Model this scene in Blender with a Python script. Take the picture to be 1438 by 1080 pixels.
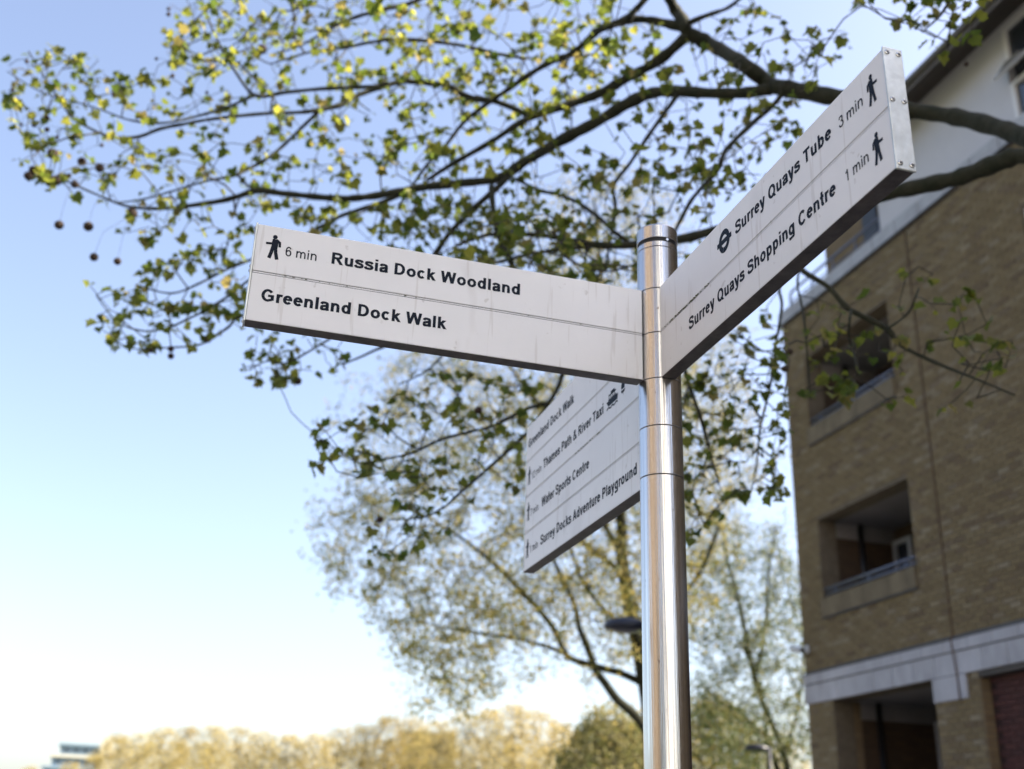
import bpy, math, random
import numpy as np
from mathutils import Vector, Matrix
rad = math.radians
sc = bpy.context.scene
for _o in list(bpy.data.objects): bpy.data.objects.remove(_o)
col = sc.collection

# ------------------------------------------------------------------ camera
TILT, ROLL, AZ, FPX = rad(22.577), rad(1.957), rad(-16.13), 1569.35
PW, PH = 1438.0, 1080.0
CAM = np.array([0.0, 0.0, 1.6])
_F = np.array([0, math.cos(TILT), math.sin(TILT)])
_U0 = np.array([0, -math.sin(TILT), math.cos(TILT)]); _R0 = np.array([1.0, 0, 0])
_R = _R0 * math.cos(ROLL) + _U0 * math.sin(ROLL)
_U = -_R0 * math.sin(ROLL) + _U0 * math.cos(ROLL)
cd = bpy.data.cameras.new('camera'); cam = bpy.data.objects.new('camera', cd); col.objects.link(cam)
cam.matrix_world = Matrix(((_R[0], _U[0], -_F[0], CAM[0]), (_R[1], _U[1], -_F[1], CAM[1]), (_R[2], _U[2], -_F[2], CAM[2]), (0, 0, 0, 1)))
cd.sensor_width = 36; cd.lens = FPX / PW * 36; cd.clip_start = .05; cd.clip_end = 6000
cd.dof.use_dof = True; cd.dof.focus_distance = 2.62; cd.dof.aperture_fstop = 2.75
sc.camera = cam

# ------------------------------------------------------------------ light
SUN_AZ, SUN_EL = rad(88), rad(38)
w = bpy.data.worlds.new('World'); sc.world = w; w.use_nodes = True
nt = w.node_tree; bg = nt.nodes['Background']
sky = nt.nodes.new('ShaderNodeTexSky'); sky.sky_type = 'NISHITA'; sky.sun_disc = False
sky.sun_elevation = SUN_EL; sky.sun_rotation = SUN_AZ
sky.air_density = 1.0; sky.dust_density = 2.4; sky.ozone_density = 1.6; sky.altitude = 0
hsv = nt.nodes.new('ShaderNodeHueSaturation'); hsv.inputs['Saturation'].default_value = .88
nt.links.new(sky.outputs[0], hsv.inputs['Color']); tint = nt.nodes.new('ShaderNodeMix'); tint.data_type = 'RGBA'; tint.blend_type = 'MULTIPLY'; tint.inputs[0].default_value = 1; tint.inputs[7].default_value = (1.0, .958, .975, 1)
nt.links.new(hsv.outputs[0], tint.inputs[6]); nt.links.new(tint.outputs[2], bg.inputs[0]); bg.inputs[1].default_value = 0.1
sl = bpy.data.lights.new('sun', 'SUN'); sun = bpy.data.objects.new('sun', sl); col.objects.link(sun)
sl.energy = 5.0; sl.angle = rad(.5); sl.color = (1, .9, .74)
sdir = Vector((math.sin(SUN_AZ) * math.cos(SUN_EL), math.cos(SUN_AZ) * math.cos(SUN_EL), math.sin(SUN_EL)))
sun.rotation_euler = sdir.to_track_quat('Z', 'Y').to_euler()
vs = sc.view_settings
vs.view_transform = 'Standard'; vs.look = 'None'; vs.gamma = 1; vs.use_curve_mapping = False; vs.exposure = 1.9
sc.render.engine = 'CYCLES'

# ------------------------------------------------------------------ frames and helpers
def ray(x, y):
    d = _F * FPX + _R * (x - PW / 2) - _U * (y - PH / 2)
    return d
def at(x, y, D):                       # the place at horizontal distance D from the photographer
    d = ray(x, y); return CAM + d * D / math.hypot(d[0], d[1])
def proj(P):
    d = np.asarray(P) - CAM; z = d @ _F
    return PW / 2 + FPX * (d @ _R) / z, PH / 2 - FPX * (d @ _U) / z, z
GRID = rad(90) - AZ                    # street grid: local x runs along the building, local y towards the post
dA = np.array([math.sin(AZ), math.cos(AZ), 0]); dB = np.array([math.cos(AZ), -math.sin(AZ), 0])

def props(o, label=None, cat=None, group=None, kind=None):
    if label: o['label'] = label
    if cat: o['category'] = cat
    if group: o['group'] = group
    if kind: o['kind'] = kind
    return o
def root(name, label, cat, loc=(0, 0, 0), rz=0, group=None):
    o = bpy.data.objects.new(name, None); col.objects.link(o); o.location = loc; o.rotation_euler = (0, 0, rz)
    o.empty_display_size = .2
    return props(o, label, cat, group)
class MB:
    def __init__(s): s.v = []; s.f = []; s.sm = []
    def add(s, vs_, fs, smooth=False):
        n = len(s.v); s.v += [tuple(map(float, p)) for p in vs_]; s.f += [tuple(i + n for i in f) for f in fs]; s.sm += [smooth] * len(fs); return s
    def box(s, x0, x1, y0, y1, z0, z1):
        v = [(x, y, z) for z in (z0, z1) for y in (y0, y1) for x in (x0, x1)]
        return s.add(v, [(0, 2, 3, 1), (4, 5, 7, 6), (0, 1, 5, 4), (2, 6, 7, 3), (0, 4, 6, 2), (1, 3, 7, 5)])
    def bar(s, a, b, wx, wz):          # rectangular bar from a to b
        a = Vector(a); b = Vector(b); d = (b - a).normalized(); up = Vector((0, 0, 1)) if abs(d.z) < .9 else Vector((1, 0, 0))
        r = d.cross(up).normalized() * wx; u = r.cross(d).normalized() * wz
        v = [a - r - u, a + r - u, a + r + u, a - r + u, b - r - u, b + r - u, b + r + u, b - r + u]
        return s.add(v, [(3, 2, 1, 0), (4, 5, 6, 7), (0, 1, 5, 4), (1, 2, 6, 5), (2, 3, 7, 6), (3, 0, 4, 7)])
    def tube(s, pts, rs, n=8, cap=True):
        pts = [Vector(p) for p in pts]
        if not hasattr(rs, '__len__'): rs = [rs] * len(pts)
        v = []; t0 = None; m = len(pts)
        for i, p in enumerate(pts):
            t = (pts[min(i + 1, m - 1)] - pts[max(i - 1, 0)])
            t = t.normalized() if t.length > 1e-9 else Vector((0, 0, 1))
            if t0 is None: nrm = t.orthogonal().normalized()
            else:
                nrm = (nrm - t * nrm.dot(t)); nrm = nrm.normalized() if nrm.length > 1e-6 else t.orthogonal().normalized()
            t0 = t; b = t.cross(nrm)
            for k in range(n):
                a = 2 * math.pi * k / n; v.append(p + (nrm * math.cos(a) + b * math.sin(a)) * rs[i])
        f = [(i * n + k, i * n + (k + 1) % n, (i + 1) * n + (k + 1) % n, (i + 1) * n + k) for i in range(m - 1) for k in range(n)]
        s.add(v, f, True)
        if cap: q = len(s.v) - len(v); s.f += [tuple(q + k for k in range(n))[::-1], tuple(q + (m - 1) * n + k for k in range(n))]; s.sm += [False, False]
        return s
    def lathe(s, prof, n=48, c=(0, 0, 0), split=False):   # prof: (r,z)
        v = []; m = len(prof)
        if split:
            for i in range(m - 1): s.lathe(prof[i:i + 2], n, c)
            return s
        for r, z in prof:
            for k in range(n):
                a = 2 * math.pi * k / n; v.append((c[0] + r * math.cos(a), c[1] + r * math.sin(a), c[2] + z))
        f = [(i * n + k, i * n + (k + 1) % n, (i + 1) * n + (k + 1) % n, (i + 1) * n + k) for i in range(m - 1) for k in range(n)]
        return s.add(v, f, True)
    def mesh(s, name, m):
        me = bpy.data.meshes.new(name); me.from_pydata(s.v, [], s.f)
        me.polygons.foreach_set('use_smooth', s.sm)
        if m: me.materials.append(m)
        me.update(); return me
    def build(s, name, m, parent=None, label=None, kind=None, bevel=0):
        o = link(name, s.mesh(name, m), parent, label, kind)
        if bevel:
            b = o.modifiers.new('bevel', 'BEVEL'); b.width = bevel; b.segments = 2; b.limit_method = 'ANGLE'
        return o
def link(name, me, parent=None, label=None, kind=None):
    o = bpy.data.objects.new(name, me); col.objects.link(o); o.parent = parent
    return props(o, label, kind=kind)

# ------------------------------------------------------------------ materials
def mat(name, base, rough=.6, metal=0, var=0, vscale=5, bump=0, bscale=40, spec=None, stretch=(1, 1, 1), var2=None, aniso=0):
    m = bpy.data.materials.new(name); m.use_nodes = True; N = m.node_tree.nodes; L = m.node_tree.links
    p = N['Principled BSDF']; p.inputs['Base Color'].default_value = (*base, 1); p.inputs['Roughness'].default_value = rough
    p.inputs['Metallic'].default_value = metal
    if spec is not None: p.inputs['Specular IOR Level'].default_value = spec
    if aniso: p.inputs['Anisotropic'].default_value = aniso
    tc = N.new('ShaderNodeTexCoord'); mp = N.new('ShaderNodeMapping'); mp.inputs['Scale'].default_value = stretch
    L.new(tc.outputs['Object'], mp.inputs[0])
    if var:
        n = N.new('ShaderNodeTexNoise'); n.inputs['Scale'].default_value = vscale; n.inputs['Detail'].default_value = 6; n.inputs['Roughness'].default_value = .65
        L.new(mp.outputs[0], n.inputs[0])
        r = N.new('ShaderNodeValToRGB'); e = r.color_ramp.elements
        e[0].position = .3; e[1].position = .7
        lo = var2 if var2 else tuple(c * (1 - var) for c in base)
        e[0].color = (*lo, 1); e[1].color = (*[min(1, c * (1 + var * .5)) for c in base], 1)
        L.new(n.outputs[0], r.inputs[0]); L.new(r.outputs[0], p.inputs['Base Color'])
    if bump:
        n2 = N.new('ShaderNodeTexNoise'); n2.inputs['Scale'].default_value = bscale; n2.inputs['Detail'].default_value = 5
        L.new(mp.outputs[0], n2.inputs[0]); b = N.new('ShaderNodeBump'); b.inputs['Strength'].default_value = bump; b.inputs['Distance'].default_value = .01
        L.new(n2.outputs[0], b.inputs['Height']); L.new(b.outputs[0], p.inputs['Normal'])
    return m
def speckle(m, thr, size, colr, strength=1, stretch=(1, 1, 1)):   # dirt specks and stains over a material's colour
    N = m.node_tree.nodes; L = m.node_tree.links; p = N['Principled BSDF']; ci = p.inputs['Base Color']
    tc = N.new('ShaderNodeTexCoord'); mp = N.new('ShaderNodeMapping'); mp.inputs['Scale'].default_value = stretch; L.new(tc.outputs['Object'], mp.inputs[0])
    n = N.new('ShaderNodeTexNoise'); n.inputs['Scale'].default_value = size; n.inputs['Detail'].default_value = 3; L.new(mp.outputs[0], n.inputs[0])
    r = N.new('ShaderNodeMapRange'); r.inputs[1].default_value = thr; r.inputs[2].default_value = thr + .05; r.inputs[4].default_value = strength
    L.new(n.outputs[0], r.inputs[0])
    mx = N.new('ShaderNodeMix'); mx.data_type = 'RGBA'; L.new(r.outputs[0], mx.inputs[0])
    if ci.is_linked: src = ci.links[0].from_socket; L.new(src, mx.inputs[6])
    else: mx.inputs[6].default_value = ci.default_value
    mx.inputs[7].default_value = (*colr, 1); L.new(mx.outputs[2], ci)
    return m
def island_mat(name, cols, rough=.85, bump=.5, trans=0):           # every brick or leaf takes its own tone
    m = bpy.data.materials.new(name); m.use_nodes = True; N = m.node_tree.nodes; L = m.node_tree.links; p = N['Principled BSDF']
    p.inputs['Roughness'].default_value = rough
    g = N.new('ShaderNodeNewGeometry'); oi = N.new('ShaderNodeObjectInfo')
    a = N.new('ShaderNodeMath'); a.operation = 'ADD'; L.new(g.outputs['Random Per Island'], a.inputs[0]); L.new(oi.outputs['Random'], a.inputs[1])
    f = N.new('ShaderNodeMath'); f.operation = 'FRACT'; L.new(a.outputs[0], f.inputs[0])
    r = N.new('ShaderNodeValToRGB'); cr = r.color_ramp; cr.interpolation = 'LINEAR'
    while len(cr.elements) < len(cols): cr.elements.new(.5)
    for i, c in enumerate(cols): cr.elements[i].position = i / (len(cols) - 1); cr.elements[i].color = (*c, 1)
    L.new(f.outputs[0], r.inputs[0])
    tc = N.new('ShaderNodeTexCoord'); n = N.new('ShaderNodeTexNoise'); n.inputs['Scale'].default_value = 9 if not trans else 14; n.inputs['Detail'].default_value = 5
    L.new(tc.outputs['Object'], n.inputs[0])
    mx = N.new('ShaderNodeMix'); mx.data_type = 'RGBA'; mx.blend_type = 'MULTIPLY'; mx.inputs[0].default_value = 1
    r2 = N.new('ShaderNodeMapRange'); r2.inputs[1].default_value = .3; r2.inputs[2].default_value = .7; r2.inputs[3].default_value = .88; r2.inputs[4].default_value = 1.1
    L.new(n.outputs[0], r2.inputs[0]); L.new(r.outputs[0], mx.inputs[6]); L.new(r2.outputs[0], mx.inputs[7]); L.new(mx.outputs[2], p.inputs['Base Color'])
    if bump:
        n2 = N.new('ShaderNodeTexNoise'); n2.inputs['Scale'].default_value = 60; L.new(tc.outputs['Object'], n2.inputs[0])
        b = N.new('ShaderNodeBump'); b.inputs['Strength'].default_value = bump; b.inputs['Distance'].default_value = .006; L.new(n2.outputs[0], b.inputs['Height']); L.new(b.outputs[0], p.inputs['Normal'])
    if trans:
        p.inputs['Specular IOR Level'].default_value = .25
        t = N.new('ShaderNodeBsdfTranslucent'); hs = N.new('ShaderNodeHueSaturation'); hs.inputs['Value'].default_value = 2.15; hs.inputs['Saturation'].default_value = 1.1
        hs.inputs['Hue'].default_value = .485
        L.new(mx.outputs[2], hs.inputs['Color']); L.new(hs.outputs[0], t.inputs[0])
        ms = N.new('ShaderNodeMixShader'); ms.inputs[0].default_value = trans; out = N['Material Output']
        L.new(p.outputs[0], ms.inputs[1]); L.new(t.outputs[0], ms.inputs[2]); L.new(ms.outputs[0], out.inputs[0])
    return m
def brick_tex(name, c1, c2, mortar, scale=1.0):
    m = bpy.data.materials.new(name); m.use_nodes = True; N = m.node_tree.nodes; L = m.node_tree.links; p = N['Principled BSDF']
    p.inputs['Roughness'].default_value = .9
    tc = N.new('ShaderNodeTexCoord'); sp = N.new('ShaderNodeSeparateXYZ'); L.new(tc.outputs['Object'], sp.inputs[0])
    ad = N.new('ShaderNodeMath'); ad.operation = 'ADD'; L.new(sp.outputs[0], ad.inputs[0]); L.new(sp.outputs[1], ad.inputs[1])
    cb = N.new('ShaderNodeCombineXYZ'); L.new(ad.outputs[0], cb.inputs[0]); L.new(sp.outputs[2], cb.inputs[1])
    b = N.new('ShaderNodeTexBrick'); b.inputs['Scale'].default_value = 1 / scale; b.inputs['Brick Width'].default_value = .225; b.inputs['Row Height'].default_value = .075
    b.inputs['Mortar Size'].default_value = .006; b.inputs['Color1'].default_value = (*c1, 1); b.inputs['Color2'].default_value = (*c2, 1); b.inputs['Mortar'].default_value = (*mortar, 1)
    L.new(cb.outputs[0], b.inputs[0]); L.new(b.outputs[0], p.inputs['Base Color'])
    bp = N.new('ShaderNodeBump'); bp.inputs['Distance'].default_value = .01; bp.inputs['Strength'].default_value = .6; bp.invert = True; L.new(b.outputs['Fac'], bp.inputs['Height']); L.new(bp.outputs[0], p.inputs['Normal'])
    return m

M = {}
M['steel'] = mat('brushed_steel', (.62, .61, .60), .20, 1, var=.32, vscale=5, stretch=(22, 22, .15), bump=.12, bscale=12)
speckle(M['steel'], .70, 50, (.10, .06, .04), .85); speckle(M['steel'], .68, 20, (.3, .24, .18), .4, (1, 1, .1))
M['steel_cap'] = mat('satin_steel', (.60, .62, .58), .38, 1, var=.2, vscale=18, bump=.06, bscale=90)
speckle(M['steel_cap'], .66, 9, (.33, .31, .22), .5)
M['screw'] = mat('screw_steel', (.7, .7, .68), .25, 1)
M['dark_gap'] = mat('dark_rubber', (.012, .012, .013), .6)
M['panel'] = mat('sign_white', (.81, .815, .82), .42, 0, var=.05, vscale=3, spec=.35, bump=.02, bscale=120)
speckle(M['panel'], .70, 34, (.34, .31, .27), .3); speckle(M['panel'], .66, 6, (.56, .54, .52), .3, (1, 1, .35))
speckle(M['panel'], .62, 60, (.40, .36, .31), .22, (1, 1, .06)); speckle(M['panel'], .60, 2.2, (.64, .63, .62), .35)
M['strip'] = mat('strip_grey', (.42, .42, .43), .4, .4)
M['moss'] = mat('moss', (.09, .10, .03), .95, bump=.8, bscale=300)
M['rail'] = mat('bronze_channel', (.085, .075, .07), .45, .3, var=.5, vscale=25, bump=.1, bscale=80)
M['ink'] = mat('ink', (.008, .013, .024), .6, spec=.15)
M['mortar'] = mat('mortar', (.13, .105, .072), .95, var=.3, vscale=8, bump=.3, bscale=120)
M['brick'] = island_mat('stock_brick', [(.135, .098, .048), (.165, .122, .060), (.18, .135, .070), (.145, .108, .052), (.20, .158, .092), (.155, .115, .056), (.17, .128, .064), (.115, .080, .045), (.225, .185, .12)], .9, .6)
M['bricktex'] = brick_tex('brick_inner', (.13, .09, .045), (.18, .125, .065), (.11, .085, .06))
M['shadedbrick'] = brick_tex('inner_shaded_brick', (.06, .036, .02), (.08, .048, .026), (.05, .04, .03))  # darker copy of the brick: recess shade is put into the colour
M['redbrick'] = island_mat('red_brick', [(.048, .013, .011), (.058, .016, .013), (.042, .012, .01), (.066, .02, .015)], .85, .5)
M['redmortar'] = mat('red_mortar', (.03, .014, .012), .95)
M['concrete'] = mat('cast_stone', (.38, .38, .41), .85, var=.28, vscale=2.2, stretch=(1, 1, .5), bump=.25, bscale=60)
M['coping'] = mat('coping_grey', (.36, .37, .40), .8, var=.2, vscale=3, bump=.2, bscale=60)
M['ledge'] = mat('stained_sill', (.15, .12, .075), .9, var=.45, vscale=3.5, stretch=(1, 1, .4), bump=.3, bscale=60)
M['render'] = mat('painted_render', (.47, .47, .50), .85, var=.07, vscale=1.1, bump=.15, bscale=200)
M['soffit_white'] = mat('recess_ceiling', (.22, .21, .21), .8, var=.15, vscale=2)
M['soffit'] = mat('dark_soffit', (.060, .050, .045), .7, var=.3, vscale=6, bump=.2, bscale=50)
M['fascia'] = mat('fascia', (.11, .10, .095), .6, var=.2, vscale=4)
M['tile'] = mat('roof_slate', (.07, .07, .075), .7, var=.3, vscale=5, bump=.3, bscale=30)
M['upvc'] = mat('white_upvc', (.62, .62, .62), .35)
M['railing'] = mat('rail_blue_grey', (.12, .14, .19), .4, .4)
M['glass'] = mat('window_glass', (.025, .03, .04), .06, 0, spec=1.0)
M['black'] = mat('black_pipe', (.01, .01, .011), .4)
M['rust'] = mat('rust_cable', (.085, .045, .024), .8)
M['lead'] = mat('lead_flashing', (.06, .06, .068), .6)
M['cctv'] = mat('cctv_white', (.55, .57, .6), .35)
M['lamp'] = mat('lamp_navy', (.012, .015, .028), .45)
M['lampglass'] = mat('lamp_glass', (.10, .10, .11), .2, spec=.8)
M['bark'] = mat('bark', (.026, .025, .015), .95, var=.7, vscale=14, var2=(.010, .015, .005), bump=1, bscale=26)
M['bark2'] = mat('bark_pale', (.10, .082, .055), .95, var=.5, vscale=3, bump=.8, bscale=20)
M['twig'] = mat('twig', (.034, .030, .02), .9)
M['leaf'] = island_mat('plane_leaf', [(.048, .078, .018), (.070, .10, .022), (.15, .165, .035), (.055, .084, .02), (.10, .125, .027), (.19, .165, .06), (.055, .082, .02), (.12, .14, .03), (.044, .072, .018), (.23, .235, .05), (.07, .095, .022)], .55, 0, .5)
M['leaf2'] = island_mat('lime_leaf', [(.09, .11, .022), (.26, .215, .035), (.05, .075, .02), (.32, .25, .06), (.13, .14, .025), (.04, .062, .02), (.20, .18, .035), (.28, .22, .05), (.06, .082, .02)], .6, 0, .4)
M['leaf3'] = island_mat('young_leaf', [(.05, .08, .026), (.10, .12, .035), (.04, .065, .026), (.20, .18, .06), (.06, .085, .03)], .6, 0, .4)
M['gold'] = island_mat('golden_buds', [(.42, .34, .12), (.30, .26, .09), (.48, .39, .17), (.22, .20, .07), (.40, .32, .11), (.33, .27, .10)], .8, 0, .3)
M['gold2'] = island_mat('golden_green', [(.26, .22, .09), (.07, .09, .03), (.22, .19, .07), (.045, .06, .022), (.28, .24, .11)], .8, 0, .3)
M['ball'] = mat('seed_ball', (.045, .028, .018), .95, bump=1, bscale=200)
M['yellowbrick'] = mat('yellow_brick_far', (.40, .30, .16), .9, var=.15, vscale=.4)
M['bluetower'] = mat('blue_cladding', (.22, .30, .38), .5, var=.1, vscale=.3)
M['cream'] = mat('cream_wall', (.62, .57, .46), .8)
M['farglass'] = mat('far_glass', (.10, .14, .18), .15, spec=.8)
M['brownwall'] = brick_tex('sunlit_brown_brick', (.125, .085, .048), (.16, .11, .065), (.13, .105, .08))
M['whitewall'] = mat('white_render_behind', (.76, .75, .74), .85)
M['paving'] = brick_tex('paving', (.30, .26, .22), (.36, .31, .26), (.18, .16, .14), 1.6)
M['ground'] = mat('grass_ground', (.07, .10, .035), .95, var=.4, vscale=.6, bump=.5, bscale=30)
M['asphalt'] = mat('asphalt', (.05, .05, .052), .9, var=.2, vscale=3)

# ------------------------------------------------------------------ ground
g = MB(); g.add([(-3000, -3000, 0), (3000, -3000, 0), (3000, 3000, 0), (-3000, 3000, 0)], [(0, 1, 2, 3)])
o = g.build('ground', M['ground']); props(o, 'open grass ground reaching to the far trees', kind='structure')
g = MB(); g.box(-16, 24, -9.7, 6, -.1, .06); o = g.build('pavement', M['paving']); o.rotation_euler = (0, 0, GRID); props(o, 'block paved pavement beside the brick building', kind='structure')
g = MB(); g.box(-60, 90, 6.14, 13, -.1, .012); o = g.build('road', M['asphalt']); o.rotation_euler = (0, 0, GRID); props(o, 'asphalt road past the signpost', kind='structure')
g = MB()
for i in range(44): g.box(-16 + i * .91, -16 + i * .91 + .9, 6.003, 6.135, -.1, .12)
o = g.build('kerb', M['concrete']); o.rotation_euler = (0, 0, GRID); props(o, 'pale kerb stones between pavement and road', kind='structure')

# ------------------------------------------------------------------ stroke lettering (flat print)
def arc(cx, cy, rx, ry, a0, a1, n=14):
    return [(cx + rx * math.cos(rad(a0 + (a1 - a0) * i / n)), cy + ry * math.sin(rad(a0 + (a1 - a0) * i / n))) for i in range(n + 1)]
def spline(p, n=5):
    out = []; P = [p[0]] + list(p) + [p[-1]]
    for i in range(1, len(P) - 2):
        for k in range(n):
            t = k / n; q = []
            for c in range(len(P[0])):
                a, b, d, e = P[i - 1][c], P[i][c], P[i + 1][c], P[i + 2][c]
                q.append(.5 * (2 * b + (d - a) * t + (2 * a - 5 * b + 4 * d - e) * t * t + (3 * b - a - 3 * d + e) * t ** 3))
            out.append(tuple(q))
    out.append(tuple(p[-1])); return out
def stroke(pts, h, v):                 # ribbon with an elliptical pen
    polys = []; L_ = []; n = len(pts)
    for i, (x, y) in enumerate(pts):
        x0, y0 = pts[max(i - 1, 0)]; x1, y1 = pts[min(i + 1, n - 1)]
        dx, dy = x1 - x0, y1 - y0; l = math.hypot(dx, dy) or 1; nx, ny = -dy / l, dx / l
        k = math.sqrt((h * nx) ** 2 + (v * ny) ** 2)
        if 0 < i < n - 1:
            a = math.atan2(y - y0, x - x0); b = math.atan2(y1 - y, x1 - x); c = math.cos((b - a) / 2); k /= max(.6, abs(c))
        L_.append(((x + nx * k, y + ny * k), (x - nx * k, y - ny * k)))
    for i in range(n - 1): polys.append([L_[i][0], L_[i][1], L_[i + 1][1], L_[i + 1][0]])
    return polys
def diag(x0, y0, x1, y1, h):
    l = math.hypot(x1 - x0, y1 - y0); k = h * l / abs(y1 - y0)
    return [[(x0 - k, y0), (x0 + k, y0), (x1 + k, y1), (x1 - k, y1)]]
def rect(x0, y0, x1, y1): return [[(x0, y0), (x1, y0), (x1, y1), (x0, y1)]]
XH = .727
ADV = dict(A=722, C=722, D=722, G=778, P=667, Q=778, R=722, S=667, T=611, W=944, a=556, b=611, c=556, d=611, e=556, g=611, h=611, i=278, k=556, l=278, m=889, n=611, o=611, p=611, r=389, s=556, t=333, u=611, v=556, x=556, y=556)
ADV.update({' ': 278, '&': 722, '1': 556, '2': 556, '3': 556, '6': 556, '7': 556})
def glyph(c, h, v):
    S = lambda p: stroke(p, h, v); st = lambda x, y0, y1: rect(x - h, y0, x + h, y1); L = .09 + h
    ring = lambda cx, cy, ox, oy: S(arc(cx, cy, ox - h, oy - v, 0, 360, 26))
    bowl = lambda cx: ring(cx, XH / 2, .345, .375)
    arch = lambda xa, xb, top=XH: S(spline([(xa, .40), (xa + .07, .58), (xa + (xb - xa) * .55, top + .012 - v), (xb - .05, .585), (xb, .44)])) + st(xb, 0, .45)
    if c == 'A': return diag(.04 + h, 0, .5, 1, h) + diag(.96 - h, 0, .5, 1, h) + rect(.26, .22, .74, .22 + 2 * v)
    if c == 'C': return S(arc(.5, .5, .45 - h, .515 - v, 38, 322, 26))
    if c == 'D': return st(L, 0, 1) + S([(.1, 1 - v), (.45, 1 - v)] + arc(.45, .5, .48 - h, .5 - v, 85, -85, 16) + [(.45, v), (.1, v)])
    if c == 'G': return S(arc(.53, .5, .47 - h, .515 - v, 38, 300, 24) + [(1.0 - h - .02, .17)]) + rect(.55, .38, 1.0, .38 + 2 * v) + st(1.0 - h, .12, .45)
    if c == 'P': return st(L, 0, 1) + S([(.1, 1 - v), (.5, 1 - v)] + arc(.5, .685, .37 - h, .315 - v, 85, -85, 12) + [(.5, .37 + v), (.1, .37 + v)])
    if c == 'R': return st(L, 0, 1) + S([(.1, 1 - v), (.56, 1 - v)] + arc(.56, .71, .35 - h, .29 - v, 85, -85, 12) + [(.56, .42 + v), (.1, .42 + v)]) + diag(.52, .5, .87, 0, h)
    if c == 'Q': return ring(.54, .5, .48, .515) + diag(.66, .28, .95, -.06, h * .8)
    if c == 'S': return S(spline([(.79, .70), (.71, .86), (.46, 1.015 - v), (.24, .87), (.17, .735), (.26, .61), (.47, .535), (.70, .45), (.78, .28), (.70, .13), (.46, v - .015), (.20, .14), (.12, .31)]))
    if c == 'T': return rect(.03, 1 - 2 * v, .82, 1) + st(.425, 0, 1 - 2 * v)
    if c == 'W': return diag(.03 + h, 1, .34, 0, h) + diag(.66, 1, .34, 0, h) + diag(.66, 1, .98, 0, h) + diag(1.29 - h, 1, .98, 0, h)
    if c == 'a': return S(spline([(.15, .50), (.22, .62), (.39, XH + .012 - v), (.56, .60), (.60, .46)])) + S([(.60, .47), (.60, .16), (.64, .0)]) + S(spline([(.60, .42), (.42, .37), (.21, .31), (.06 + h, .19), (.20, .085), (.34, v - .012), (.50, .12), (.60, .26)]))
    if c == 'b': return st(L, 0, 1) + bowl(.445)
    if c == 'c': return S(arc(.40, XH / 2, .355 - h, .375 - v, 42, 318, 20))
    if c == 'd': return st(.76 - h, 0, 1) + bowl(.40)
    if c == 'e': return S(arc(.40, XH / 2, .355 - h, .375 - v, 0, 322, 22)) + rect(.13, .31, .74, .31 + 2 * v * .85)
    if c == 'g': return bowl(.40) + S([(.76 - h, XH), (.76 - h, .02)] + spline([(.76 - h, -.02), (.62, -.17), (.40, -.29 + v), (.20, -.22), (.07 + h, -.10)]))
    if c == 'h': return st(L, 0, 1) + arch(L, .76 - h)
    if c == 'i': return st(.195, 0, XH) + rect(.195 - h, .84, .195 + h, 1)
    if c == 'k': return st(L, 0, 1) + diag(.26, .33, .62, XH, h * .9) + diag(.38, .42, .68, 0, h * .95)
    if c == 'l': return st(.195, 0, 1)
    if c == 'm': return st(L, 0, XH) + arch(L, .62) + arch(.62, 1.15 - h)
    if c == 'n': return st(L, 0, XH) + arch(L, .76 - h)
    if c == 'o': return ring(.427, XH / 2, .375, .375)
    if c == 'p': return st(L, -.28, XH) + bowl(.445)
    if c == 'r': return st(L, 0, XH) + S(spline([(L, .40), (L + .06, .58), (.40, XH + .0 - v), (.54, XH - .02 - v)]))
    if c == 's': return S(spline([(.64, .51), (.56, .62), (.37, XH + .012 - v), (.20, .61), (.165, .53), (.23, .44), (.40, .385), (.57, .32), (.63, .21), (.55, .11), (.37, v - .012), (.17, .11), (.09, .24)]))
    if c == 't': return S([(.23, .98), (.23, .20)] + spline([(.23, .17), (.28, .09), (.42, v)])) + rect(.02, XH - 2 * v, .43, XH)
    if c == 'u': return S(spline([(L, .30), (L + .05, .13), (.38, v - .012), (.60, .14), (.76 - h, .33)])) + st(L, .28, XH) + st(.76 - h, 0, XH)
    if c == 'v': return diag(.02 + h, XH, .39, 0, h) + diag(.76 - h, XH, .39, 0, h)
    if c == 'x': return diag(.04 + h, XH, .74 - h, 0, h) + diag(.74 - h, XH, .04 + h, 0, h)
    if c == 'y': return diag(.02 + h, XH, .40, 0, h) + S([(.76 - h, XH), (.42, -.06)] + spline([(.40, -.10), (.30, -.23), (.08, -.29 + v)]))
    if c == '&': return S(spline([(.93, .02), (.62, .38), (.33, .74), (.33, .88), (.47, 1.01 - v), (.60, .88), (.56, .74), (.28, .50), (.15, .30), (.20, .12), (.40, v - .015), (.65, .14), (.80, .42)], 6))
    if c == '1': return st(.44, 0, 1) + S([(.16, .74), (.34, .82), (.42, .97)])
    if c == '2': return S(spline([(.13, .70), (.20, .88), (.39, 1.01 - v), (.60, .88), (.62, .70), (.50, .48), (.28, .28), (.15, .10)])) + rect(.08, 0, .72, 2 * v)
    if c == '3': return S(spline([(.14, .74), (.22, .90), (.39, 1.01 - v), (.58, .87), (.56, .63), (.38, .55)])) + S(spline([(.36, .55), (.60, .47), (.66, .27), (.56, .10), (.37, v - .015), (.19, .12), (.12, .28)]))
    if c == '6': return ring(.40, .33, .33, .345) + S(spline([(.62, .80), (.50, 1.0 - v), (.32, .95), (.16, .75), (.07 + h, .40)]))
    if c == '7': return rect(.07, 1 - 2 * v, .72, 1) + S(spline([(.64, .93), (.45, .62), (.33, .3), (.29, 0)]))
    return []
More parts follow.
